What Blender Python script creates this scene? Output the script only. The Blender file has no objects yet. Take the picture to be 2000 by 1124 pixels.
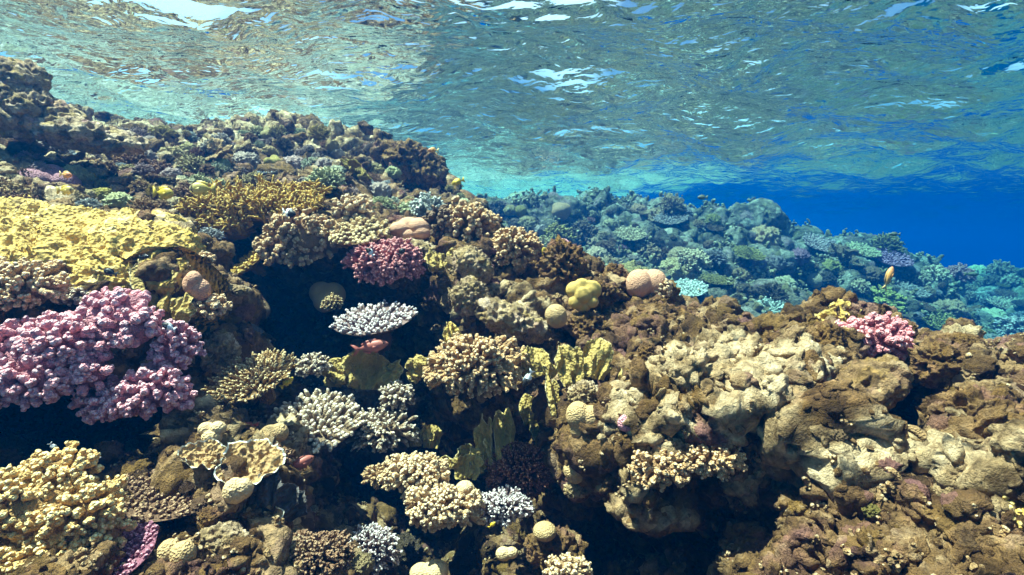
import bpy, math, random
import numpy as np
from mathutils import Vector, Matrix

SC = bpy.context.scene
COL = SC.collection
R = math.radians

# ------------------------------------------------------------------ camera, sky, sun, exposure
PITCH = R(-4.7)
cam = bpy.data.cameras.new('camera')
cam.lens = 18.0
cam.sensor_width = 36.0
cam.clip_start = 0.02
cam.clip_end = 400
camo = bpy.data.objects.new('camera', cam)
COL.objects.link(camo)
camo.location = (0, 0, 0)
camo.rotation_euler = (R(90) + PITCH, 0, 0)
SC.camera = camo

SUN_ELEV = R(68)
SUN_AZ = R(265)      # compass bearing the sun stands at, measured clockwise from +Y (the view direction)
world = bpy.data.worlds.new('World')
SC.world = world
world.use_nodes = True
wt = world.node_tree
wt.nodes.clear()
w_out = wt.nodes.new('ShaderNodeOutputWorld')
w_bg = wt.nodes.new('ShaderNodeBackground')
w_sky = wt.nodes.new('ShaderNodeTexSky')
w_sky.sky_type = 'NISHITA'
w_sky.sun_disc = False
w_sky.sun_elevation = SUN_ELEV
w_sky.sun_rotation = SUN_AZ
w_no = wt.nodes.new('ShaderNodeTexNoise'); w_no.inputs['Scale'].default_value = 3.2; w_no.inputs['Detail'].default_value = 5
w_co = wt.nodes.new('ShaderNodeTexCoord'); wt.links.new(w_co.outputs['Generated'], w_no.inputs['Vector'])
w_rp = wt.nodes.new('ShaderNodeMapRange'); wt.links.new(w_no.outputs['Fac'], w_rp.inputs[0])
for k_, v_ in enumerate((.46, .57, 0, 1)):
    w_rp.inputs[k_ + 1].default_value = v_
w_mx = wt.nodes.new('ShaderNodeMix'); w_mx.data_type = 'RGBA'
wt.links.new(w_rp.outputs[0], w_mx.inputs[0]); wt.links.new(w_sky.outputs[0], w_mx.inputs[6]); w_mx.inputs[7].default_value = (8, 8.4, 9.5, 1)   # white clouds added to the sky to whiten the glints on the surface
w_bg.inputs['Strength'].default_value = 0.05
wt.links.new(w_mx.outputs[2], w_bg.inputs['Color'])
wt.links.new(w_bg.outputs[0], w_out.inputs['Surface'])

sun = bpy.data.lights.new('sun', 'SUN')
sun.energy = 5.0
sun.angle = R(0.5)
sun.color = (1.0, 0.83, 0.68)
suno = bpy.data.objects.new('sun', sun)
COL.objects.link(suno)
sdir = Vector((math.sin(SUN_AZ) * math.cos(SUN_ELEV), math.cos(SUN_AZ) * math.cos(SUN_ELEV), math.sin(SUN_ELEV)))
suno.rotation_euler = sdir.to_track_quat('Z', 'Y').to_euler()
suno.location = sdir * 30

SC.view_settings.view_transform = 'Standard'
SC.view_settings.look = 'None'
SC.view_settings.gamma = 1.0
SC.view_settings.exposure = 2.05
SC.render.engine = 'CYCLES'
CY = SC.cycles
CY.use_denoising = True
try:
    CY.denoiser = 'OPENIMAGEDENOISE'
except Exception:
    pass
CY.max_bounces = 6
CY.diffuse_bounces = 2
CY.glossy_bounces = 3
CY.transmission_bounces = 4
CY.transparent_max_bounces = 8
CY.volume_bounces = 1
CY.use_adaptive_sampling = True
CY.adaptive_threshold = 0.02
CY.sample_clamp_indirect = 6.0

# ------------------------------------------------------------------ numeric helpers
FPX = 1000.0
CF = np.array([0, math.cos(PITCH), math.sin(PITCH)])
CU = np.array([0, -math.sin(PITCH), math.cos(PITCH)])
CR = np.array([1.0, 0, 0])
WATER_Z = 1.3


def at(px, py, d):
    """point seen at photo pixel (px, py) (2000 x 1124) at axial distance d"""
    px = np.asarray(px, float); py = np.asarray(py, float); d = np.asarray(d, float)
    a = (px - 1000) / FPX
    b = (562 - py) / FPX
    return d[..., None] * (CF + a[..., None] * CR + b[..., None] * CU)


_rng = np.random.default_rng(7)
_perm = np.concatenate([_rng.permutation(256)] * 3)
_g = _rng.normal(size=(256, 3)); _g /= np.linalg.norm(_g, axis=1)[:, None]
_cell = _rng.random((256, 3))


def pnoise(P):
    P = np.asarray(P, float)
    I = np.floor(P).astype(np.int64)
    f = P - I
    u = f * f * f * (f * (f * 6 - 15) + 10)
    I &= 255
    x, y, z = I[..., 0], I[..., 1], I[..., 2]
    out = 0
    for dx in (0, 1):
        wx = u[..., 0] if dx else 1 - u[..., 0]
        hx = _perm[(x + dx) & 255]
        for dy in (0, 1):
            wy = u[..., 1] if dy else 1 - u[..., 1]
            hy = _perm[(hx + y + dy) & 255]
            for dz in (0, 1):
                wz = u[..., 2] if dz else 1 - u[..., 2]
                h = _perm[(hy + z + dz) & 255]
                g = _g[h]
                dot = g[..., 0] * (f[..., 0] - dx) + g[..., 1] * (f[..., 1] - dy) + g[..., 2] * (f[..., 2] - dz)
                out = out + wx * wy * wz * dot
    return out * 1.4


def fbm(P, octs=4, gain=.5, lac=2.03):
    s = 0; a = 1.0; Q = np.asarray(P, float)
    for k in range(octs):
        s = s + a * pnoise(Q + 17.3 * k)
        a *= gain; Q = Q * lac
    return s


def ridged(P, octs=3, gain=.5, lac=2.1):
    s = 0; a = 1.0; Q = np.asarray(P, float)
    for k in range(octs):
        s = s + a * (1 - 2 * np.abs(pnoise(Q + 9.1 * k)))
        a *= gain; Q = Q * lac
    return s


def worley(P):
    """distance to the nearest feature point"""
    P = np.asarray(P, float)
    I = np.floor(P).astype(np.int64)
    best = np.full(P.shape[:-1], 9.0)
    for dx in (-1, 0, 1):
        for dy in (-1, 0, 1):
            for dz in (-1, 0, 1):
                J = I + (dx, dy, dz)
                h = _perm[(_perm[(_perm[J[..., 0] & 255] + J[..., 1]) & 255] + J[..., 2]) & 255]
                d = ((J + _cell[h] - P) ** 2).sum(-1)
                best = np.minimum(best, d)
    return np.sqrt(best)


def smooth(a, b, x):
    t = np.clip((x - a) / (b - a), 0, 1)
    return t * t * (3 - 2 * t)


# ------------------------------------------------------------------ mesh helpers
def new_mesh(name, V, F, mat=None, attrs=None, smooth_shade=True):
    """V (n,3); F (m,4) or (m,3) int array, or a list of such arrays"""
    me = bpy.data.meshes.new(name)
    V = np.asarray(V, np.float32)
    Fs = F if isinstance(F, list) else [F]
    Fs = [np.asarray(f, np.int32) for f in Fs if len(f)]
    me.vertices.add(len(V))
    me.vertices.foreach_set('co', V.ravel())
    loops = np.concatenate([f.ravel() for f in Fs])
    tot = np.concatenate([np.full(len(f), f.shape[1], np.int32) for f in Fs])
    start = np.concatenate([[0], np.cumsum(tot)[:-1]]).astype(np.int32)
    me.loops.add(len(loops))
    me.loops.foreach_set('vertex_index', loops)
    me.polygons.add(len(tot))
    me.polygons.foreach_set('loop_start', start)
    me.polygons.foreach_set('loop_total', tot)
    me.polygons.foreach_set('use_smooth', np.full(len(tot), smooth_shade, bool))
    for k, a in (attrs or {}).items():
        at_ = me.attributes.new(k, 'FLOAT', 'POINT')
        at_.data.foreach_set('value', np.asarray(a, np.float32))
    me.update(calc_edges=True)
    me.validate()
    if mat:
        me.materials.append(mat)
    return me


def grid_faces(nr, nc, off=0, wrap=False, flip=False):
    r = np.arange(nr - 1)[:, None]
    c = np.arange(nc if wrap else nc - 1)[None, :]
    a = r * nc + c
    b = r * nc + (c + 1) % nc
    d = (r + 1) * nc + c
    e = (r + 1) * nc + (c + 1) % nc
    q = np.stack([a, b, e, d], -1).reshape(-1, 4) + off
    return q[:, ::-1] if flip else q


def link(name, me, parent=None, **props):
    o = bpy.data.objects.new(name, me)
    COL.objects.link(o)
    if parent:
        o.parent = parent
    for k, v in props.items():
        o[k] = v
    return o


# ------------------------------------------------------------------ materials
def nt_new(name):
    m = bpy.data.materials.new(name)
    m.use_nodes = True
    m.node_tree.nodes.clear()
    return m, m.node_tree


class NT:
    def __init__(s, name):
        s.m, s.t = nt_new(name)
        s.out = s.n('ShaderNodeOutputMaterial')

    def n(s, typ, **kw):
        nd = s.t.nodes.new(typ)
        for k, v in kw.items():
            setattr(nd, k, v)
        return nd

    def l(s, a, b):
        s.t.links.new(a, b)

    def put(s, sock, v):
        if hasattr(v, 'links') or hasattr(v, 'is_output'):
            s.l(v, sock)
        elif isinstance(v, (tuple, list)) and len(v) == 3 and sock.type == 'RGBA':
            sock.default_value = (*v, 1)
        else:
            sock.default_value = v

    def coord(s, which='Object'):
        return s.n('ShaderNodeTexCoord').outputs[which]

    def noise(s, vec, scale, detail=4, rough=.55, dist=0):
        nd = s.n('ShaderNodeTexNoise')
        s.put(nd.inputs['Vector'], vec)
        nd.inputs['Scale'].default_value = scale
        nd.inputs['Detail'].default_value = detail
        nd.inputs['Roughness'].default_value = rough
        nd.inputs['Distortion'].default_value = dist
        return nd.outputs['Fac']

    def voro(s, vec, scale, feature='F1', out='Distance'):
        nd = s.n('ShaderNodeTexVoronoi', feature=feature)
        s.put(nd.inputs['Vector'], vec)
        nd.inputs['Scale'].default_value = scale
        return nd.outputs[out]

    def ramp(s, fac, stops):
        nd = s.n('ShaderNodeValToRGB')
        s.put(nd.inputs[0], fac)
        el = nd.color_ramp.elements
        while len(el) < len(stops):
            el.new(.5)
        for e, (p, c) in zip(el, stops):
            e.position = p
            e.color = (*c, 1) if len(c) == 3 else c
        return nd.outputs[0]

    def mix(s, fac, a, b, blend='MIX'):
        nd = s.n('ShaderNodeMix', data_type='RGBA', blend_type=blend)
        s.put(nd.inputs[0], fac)
        s.put(nd.inputs[6], a)
        s.put(nd.inputs[7], b)
        return nd.outputs[2]

    def math(s, op, a, b=0.0, c=0.0, clamp=False):
        nd = s.n('ShaderNodeMath', operation=op)
        nd.use_clamp = clamp
        s.put(nd.inputs[0], a)
        s.put(nd.inputs[1], b)
        s.put(nd.inputs[2], c)
        return nd.outputs[0]

    def rng(s, v, a, b, c=0.0, d=1.0):
        nd = s.n('ShaderNodeMapRange')
        s.put(nd.inputs[0], v)
        for k, x in enumerate((a, b, c, d)):
            nd.inputs[k + 1].default_value = x
        return nd.outputs[0]

    def attr(s, name):
        return s.n('ShaderNodeAttribute', attribute_name=name).outputs['Fac']

    def bump(s, h, strength, dist, normal=None):
        nd = s.n('ShaderNodeBump')
        nd.inputs['Strength'].default_value = strength
        nd.inputs['Distance'].default_value = dist
        s.put(nd.inputs['Height'], h)
        if normal is not None:
            s.l(normal, nd.inputs['Normal'])
        return nd.outputs[0]

    def bsdf(s, color, rough=.8, normal=None, spec=.2, sss=0):
        b = s.n('ShaderNodeBsdfPrincipled')
        s.put(b.inputs['Base Color'], color)
        s.put(b.inputs['Roughness'], rough)
        b.inputs['Specular IOR Level'].default_value = spec
        if normal is not None:
            s.l(normal, b.inputs['Normal'])
        s.l(b.outputs[0], s.out.inputs['Surface'])
        return s.m


WARM = np.array([1.14, .92, .76])


def warm(c, w=WARM):
    return tuple(float(min(.95, a * b)) for a, b in zip(c, w))


def mat_reef(name, cols, scale=1.0, tint=True):
    """encrusted reef rock: brown rock, pale limestone, olive turf, mauve coralline crust"""
    if tint:
        cols = [warm(c, np.array([1.10, .92, .80])) for c in cols]
    t = NT(name)
    p = t.coord('Object')
    big = t.noise(p, 2.3 * scale, 3, .6, .4)
    mid = t.noise(p, 9 * scale, 5, .62, .3)
    fin = t.noise(p, 46 * scale, 6, .7)
    v = t.voro(p, 30 * scale)
    base = t.ramp(mid, [(.30, cols[0]), (.44, cols[1]), (.56, cols[2]), (.70, cols[3])])
    if 'flat' in name:                       # patches of dark low growth on the sand
        base = t.mix(t.rng(t.noise(p, 1.1, 5, .65, .8), .46, .60), base, cols[0])
    sh = t.n('ShaderNodeVectorMath', operation='ADD')
    t.put(sh.inputs[0], p); sh.inputs[1].default_value = (31.3, 7.1, 3.3)
    pur = t.rng(t.noise(sh.outputs[0], 4.1 * scale, 4, .6, .5), .56, .66)
    base = t.mix(t.math('MULTIPLY', pur, .75), base, cols[4])
    sh2 = t.n('ShaderNodeVectorMath', operation='ADD')
    t.put(sh2.inputs[0], p); sh2.inputs[1].default_value = (-11.3, 17.1, 9.3)
    wv = t.n('ShaderNodeVectorMath', operation='MULTIPLY_ADD')
    nz = t.n('ShaderNodeTexNoise'); t.put(nz.inputs['Vector'], p); nz.inputs['Scale'].default_value = 24 * scale; nz.inputs['Detail'].default_value = 3
    t.l(nz.outputs['Color'], wv.inputs[0]); wv.inputs[1].default_value = (.06 / scale,) * 3; t.l(p, wv.inputs[2])
    cell = t.n('ShaderNodeSeparateColor'); t.l(t.voro(wv.outputs[0], 17 * scale, out='Color'), cell.inputs[0])
    crust = t.ramp(cell.outputs[0], [(.0, cols[0]), (.22, cols[1]), (.45, cols[2]), (.62, cols[3]), (.78, cols[4]), (.9, cols[5])])
    base = t.mix(t.rng(cell.outputs[1], .3, .6, 0, .75), base, crust)
    oli = t.rng(t.noise(sh2.outputs[0], 5.3 * scale, 4, .6, .5), .52, .64)
    base = t.mix(t.math('MULTIPLY', oli, .4), base, cols[5])
    if name == 'reef_rock':
        base = t.mix(t.attr('pale'), base, t.ramp(mid, [(.36, (.12, .07, .03)), (.45, (.40, .26, .13)), (.58, (.74, .53, .31)), (.72, (.90, .71, .47))]))
    spk = t.ramp(fin, [(.34, (.45, .4, .36)), (.5, (1, 1, 1)), (.66, (1.5, 1.45, 1.35))])
    base = t.mix(.85, base, spk, 'MULTIPLY')
    h = t.math('ADD', t.math('MULTIPLY', fin, .8), t.math('MULTIPLY', v, .7))
    h = t.math('ADD', h, t.math('MULTIPLY', t.noise(p, 150 * scale, 4, .65), .6))
    nrm = t.bump(h, 1.0, .026 / scale)
    return t.bsdf(base, .85, nrm, .15)


M = {}
M['reef'] = mat_reef('reef_rock', [(.020, .012, .006), (.11, .066, .030), (.24, .155, .070), (.52, .40, .25), (.23, .12, .13), (.20, .13, .035)])
M['far_reef'] = mat_reef('far_reef_rock', [(.03, .022, .016), (.14, .10, .07), (.28, .21, .15), (.52, .42, .32), (.24, .12, .14), (.20, .15, .06)], .33, False)

M['flat'] = mat_reef('reef_flat_sand', [(.16, .14, .10), (.36, .33, .25), (.55, .52, .42), (.70, .67, .56), (.34, .28, .27), (.38, .36, .20)], .5, False)

# water surface seen from below: total internal reflection beyond the critical angle, clear inside it
t = NT('water_surface')
p = t.coord('Object')
mp = t.n('ShaderNodeMapping'); t.put(mp.inputs['Vector'], p); mp.inputs['Rotation'].default_value = (0, 0, R(24)); mp.inputs['Scale'].default_value = (1, 1.7, 1)
h = t.math('ADD', t.noise(mp.outputs[0], 5.5, 2, .5, .6), t.math('MULTIPLY', t.noise(mp.outputs[0], 15, 2, .5, .5), .10))
h = t.math('ADD', h, t.math('MULTIPLY', t.noise(mp.outputs[0], 1.7, 2, .5, .8), 1.1))
nrm = t.bump(h, 1.0, .036)
fr = t.n('ShaderNodeFresnel'); fr.inputs['IOR'].default_value = 1.333; t.l(nrm, fr.inputs['Normal'])
gl = t.n('ShaderNodeBsdfGlossy'); gl.inputs['Roughness'].default_value = .0; gl.inputs['Color'].default_value = (.97, .98, .98, 1); t.l(nrm, gl.inputs['Normal'])
tr = t.n('ShaderNodeBsdfTransparent')
mx = t.n('ShaderNodeMixShader'); t.l(fr.outputs[0], mx.inputs[0]); t.l(tr.outputs[0], mx.inputs[1]); t.l(gl.outputs[0], mx.inputs[2])
t.l(mx.outputs[0], t.out.inputs['Surface'])
M['water'] = t.m

t = NT('water_body')
pv = t.n('ShaderNodeVolumePrincipled')
pv.inputs['Color'].default_value = (.0, .031, .116, 1)
pv.inputs['Absorption Color'].default_value = (.0, .52, .72, 1)
pv.inputs['Density'].default_value = .16
pv.inputs['Anisotropy'].default_value = .25
t.l(pv.outputs[0], t.out.inputs['Volume'])
M['haze'] = t.m

# ------------------------------------------------------------------ large structure: water, sea bed, reefs
def build_water():
    n = 820
    s = np.linspace(-1, 1, n)
    x = 60 * np.sinh(4.6 * s) / math.sinh(4.6)
    X, Y = np.meshgrid(x, x)
    Y = Y + 3.0
    r = np.hypot(X, Y)
    Q = np.stack([X + 2.2, Y, np.zeros_like(X)], -1)
    W = Q + .35 * np.stack([pnoise(Q * .8), pnoise(Q * .8 + 5.2), 0 * X], -1)
    a = R(24)
    U = np.stack([W[..., 0] * math.cos(a) + W[..., 1] * math.sin(a), (-W[..., 0] * math.sin(a) + W[..., 1] * math.cos(a)) * 1.6, W[..., 2] + 3.1], -1)
    z = .15 * pnoise(U * .38) + .125 * pnoise(U * .95 + 4) * smooth(120, 50, r)
    z += .032 * (1 - 2 * np.abs(pnoise(U * 2.1 + 9))) * smooth(45, 14, r)
    z += .008 * (1 - 2 * np.abs(pnoise(U * 4.6 + 19))) * smooth(16, 5, r)
    z += .010 * pnoise(U * 5.2 + 2) * smooth(14, 4, r)
    V = np.stack([X, Y, WATER_Z + z], -1).reshape(-1, 3)
    me = new_mesh('water_surface', V, grid_faces(n, n), M['water'])
    link('water_surface', me, kind='structure')


build_water()


def rbf(points):
    """smooth interpolation of depth over the picture from (px, py, depth) knots"""
    A = np.array(points, float)
    xy = A[:, :2] / 1000
    d = np.log(A[:, 2])
    n = len(A)
    def phi(r): return np.sqrt(r * r + .0015)
    K = phi(np.linalg.norm(xy[:, None] - xy[None], axis=-1)) + np.eye(n) * .004 * -1
    Pm = np.concatenate([np.ones((n, 1)), xy], 1)
    S = np.block([[K, Pm], [Pm.T, np.zeros((3, 3))]])
    w = np.linalg.solve(S, np.concatenate([d, np.zeros(3)]))
    def f(px, py):
        q = np.stack([px, py], -1).reshape(-1, 2) / 1000
        out = np.zeros(len(q))
        for i in range(0, len(q), 40000):
            c = q[i:i + 40000]
            out[i:i + 40000] = phi(np.linalg.norm(c[:, None] - xy[None], axis=-1)) @ w[:n] + w[n] + c @ w[n + 1:]
        return np.exp(out).reshape(np.shape(px))
    return f


def grid_normals(P):
    du = np.gradient(P, axis=1)
    dv = np.gradient(P, axis=0)
    n = np.cross(du, dv)
    return n / (np.linalg.norm(n, axis=-1, keepdims=True) + 1e-12)


PALE = [(1390, 800, 55), (1450, 790, 80), (1500, 800, 80), (1560, 850, 60), (1620, 890, 50), (1690, 955, 40), (1760, 990, 36), (1830, 1005, 36), (1910, 1005, 45), (2000, 1010, 55),
        (1250, 840, 60), (1310, 870, 50), (420, 880, 55), (490, 900, 60), (1000, 625, 60), (930, 600, 50), (1330, 790, 40), (1590, 770, 40),
        (200, 330, 90), (60, 380, 110), (330, 400, 80), (300, 280, 60), (560, 250, 70), (720, 280, 60), (840, 330, 50), (640, 300, 50), (450, 275, 80), (150, 270, 80), (80, 300, 80), (640, 335, 50), (760, 320, 50), (520, 1050, 50), (1590, 1070, 50)]


def soft_normals(P, k=6):
    n = grid_normals(P)
    for _ in range(k):
        q = np.pad(n, ((1, 1), (1, 1), (0, 0)), 'edge')
        n = .2 * (q[1:-1, 1:-1] + q[:-2, 1:-1] + q[2:, 1:-1] + q[1:-1, :-2] + q[1:-1, 2:])
    return n / (np.linalg.norm(n, axis=-1, keepdims=True) + 1e-9)


def relax(P, limit):
    """pull back vertices that stick out as needles"""
    for _ in range(6):
        q = np.pad(P, ((1, 1), (1, 1), (0, 0)), 'edge')
        m = .25 * (q[:-2, 1:-1] + q[2:, 1:-1] + q[1:-1, :-2] + q[1:-1, 2:])
        d = np.linalg.norm(P - m, axis=-1)
        w = smooth(limit * .5, limit * 1.5, d)[..., None]
        P = P * (1 - w) + m * w
    return P


class Sheet:
    """a reef face: rows run up the front from below the frame to the crest, then back over the top"""
    def __init__(s, px0, px1, nu, py_bot, nv, crest, knots, nb, back, rough, pale=None):
        s.px = np.linspace(px0, px1, nu)
        c = np.array(crest, float)
        s.cy = np.interp(s.px, c[:, 0], c[:, 1])
        s.cd = np.interp(s.px, c[:, 0], c[:, 2])
        w = np.exp(-.5 * (np.arange(-6, 7) / 2.5) ** 2); w /= w.sum()
        s.cd = np.convolve(np.pad(s.cd, 6, 'edge'), w, 'valid')
        s.f = rbf(knots + [tuple(k[:3]) for k in crest])
        v = np.linspace(0, 1, nv)[:, None]
        s.py_bot = py_bot
        PY = py_bot + (s.cy[None] - py_bot) * v
        PX = np.broadcast_to(s.px[None], PY.shape)
        D = s.f(PX, PY)
        cx = 7.0 * (s.px[1] - s.px[0]) / FPX
        cy_ = 7.0 * np.abs(s.cy[None] - py_bot) / (nv - 1) / FPX
        for _ in range(70):                       # no step steeper than about 79 degrees
            D[:, 1:] = np.minimum(D[:, 1:], D[:, :-1] * (1 + cx)); D[:, :-1] = np.minimum(D[:, :-1], D[:, 1:] * (1 + cx))
            D[1:] = np.minimum(D[1:], D[:-1] * (1 + cy_)); D[:-1] = np.minimum(D[:-1], D[1:] * (1 + cy_))
        P = at(PX, PY, D)
        s.pale = None
        if pale:
            s.pale = np.zeros(PX.shape)
            for x_, y_, r_ in pale:
                s.pale = np.maximum(s.pale, np.exp(-(((PX - x_) ** 2 + (PY - y_) ** 2) / r_ ** 2)))
            s.pale = np.concatenate([s.pale, np.zeros((nb, nu))], 0)
        top = P[-1]
        slope = np.interp(s.px, [b[0] for b in back], [b[1] for b in back])
        dist = np.interp(s.px, [b[0] for b in back], [b[2] for b in back])
        k = (np.linspace(0, 1, nb + 1)[1:, None]) ** 1.7
        hd = top.copy(); hd[:, 2] = 0
        hd /= np.linalg.norm(hd, axis=1, keepdims=True)
        run = k * dist[None]
        B = top[None] + run[..., None] * hd[None]
        B[..., 2] -= run * slope[None] * (1 + .0 * run)
        P = np.concatenate([P, B], 0)
        s.nv = nv
        s.P = rough(P)
        if pale:
            s.pale = smooth(.40, .78, s.pale + .85 * fbm(s.P * 8, 5, .65) - .10)
            n = soft_normals(s.P, 3)
            s.P = s.P + n * (s.pale * (.012 * (.5 - worley(s.P * 26)) + .030 * (ridged(s.P * 8 + .5, 5) - .5) - .016 * smooth(.5, .2, worley(s.P * 20)) + .014 * (.5 - worley(s.P * 50)) + .006 * ridged(s.P * 40, 2)))[..., None]
        s.N = grid_normals(s.P)

    def hit(s, px, py):
        i = np.interp(px, s.px, np.arange(len(s.px)))
        i0 = int(round(i))
        v = (py - s.py_bot) / (s.cy[i0] - s.py_bot) * (s.nv - 1)
        v0 = int(round(min(max(v, 0), s.nv - 1)))
        # the roughening shifts vertices sideways: walk to the vertex that projects closest
        best = None
        r = 14
        for_v = s.P[max(0, v0 - r):v0 + r + 1, max(0, i0 - r):i0 + r + 1]
        d = for_v @ CF
        u = for_v[..., 0] / d * FPX + 1000
        w = 562 - (for_v @ CU) / d * FPX
        e = (u - px) ** 2 + (w - py) ** 2 + (d - d.min()) * 30
        j = np.unravel_index(np.argmin(e), e.shape)
        a, b = max(0, v0 - r) + j[0], max(0, i0 - r) + j[1]
        sl = s.N[max(0, a - 5):a + 6, max(0, b - 5):b + 6].reshape(-1, 3).mean(0)
        return s.P[a, b].copy(), sl / (np.linalg.norm(sl) + 1e-9)

    def build(s, name, mat, flat=None):
        nr, nc = s.P.shape[:2]
        me = new_mesh(name, s.P.reshape(-1, 3), grid_faces(nr, nc), mat, {'pale': s.pale.ravel()} if s.pale is not None else None)
        if flat:                                  # pale sandy reef flat behind the crest
            me.materials.append(flat)
            mi = np.zeros((nr - 1, nc - 1), np.int32)
            mi[s.nv + 12:] = 1
            me.polygons.foreach_set('material_index', mi.ravel())
        return link(name, me, kind='structure')


def roughen(big, mid, small, sc, ledge, pits=0):
    def f(P):
        n = soft_normals(P, 14)
        kd = np.clip(np.linalg.norm(P, axis=-1) / 1.8, .45, 1.2) if pits else 1.0
        W = P + .07 / sc * np.stack([pnoise(P * 3 * sc), pnoise(P * 3 * sc + 31), pnoise(P * 3 * sc + 57)], -1)
        P = P + n * (big * kd * fbm(W * 2.2 * sc, 3))[..., None]
        # ledges: bands that jut out and undercut
        ph = W[..., 2] * 5.2 * sc + 1.6 * pnoise(W * 1.3 * sc)
        saw = (ph - np.floor(ph))
        jut = np.where(saw < .75, saw / .75, (1 - saw) / .25)
        m = smooth(-.1, .35, pnoise(W * 1.7 * sc + 71))
        hn = n.copy(); hn[..., 2] *= .2
        P = P + hn * (ledge * kd * (jut - .5) * m * (1 + .5 * smooth(.1, .6, P[..., 0])))[..., None]
        n = soft_normals(P, 8)
        W = P + .03 / sc * np.stack([pnoise(P * 11 * sc), pnoise(P * 11 * sc + 31), pnoise(P * 11 * sc + 57)], -1)
        cr = smooth(.0, .5, P[..., 0]) if pits else .3
        P = P + n * (mid * (1 + .9 * cr) * (ridged(W * 6.5 * sc, 4) - .4) + mid * (1.0 - .75 * cr) * (.55 - worley(W * 8.5 * sc)))[..., None]
        if pits:                                  # eroded holes
            n = soft_normals(P, 8)
            hole = .8 * smooth(.42, .2, worley(P * 4.6 + 3)) * smooth(.1, .7, P[..., 0]) + smooth(.40, .18, worley(P * 8.5 + .35 * np.stack([pnoise(P * 9), pnoise(P * 9 + 7), pnoise(P * 9 + 15)], -1)))
            P = P - n * (pits * hole * (.35 + .65 * smooth(0.0, .5, P[..., 0])))[..., None]
        P = relax(P, .010 / sc)
        n = soft_normals(P, 2)
        P = P + n * (small * 1.2 * fbm(P * 24 * sc, 3) + small * 1.5 * (.5 - worley(P * 21 * sc)))[..., None]
        n = grid_normals(P)
        P = P + n * (small * .85 * (ridged(P * 50 * sc, 3) - .4) - small * .35 * smooth(.45, .2, worley(P * 62 * sc)))[..., None]
        P = relax(P, .010 / sc)
        return P
    return f


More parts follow.
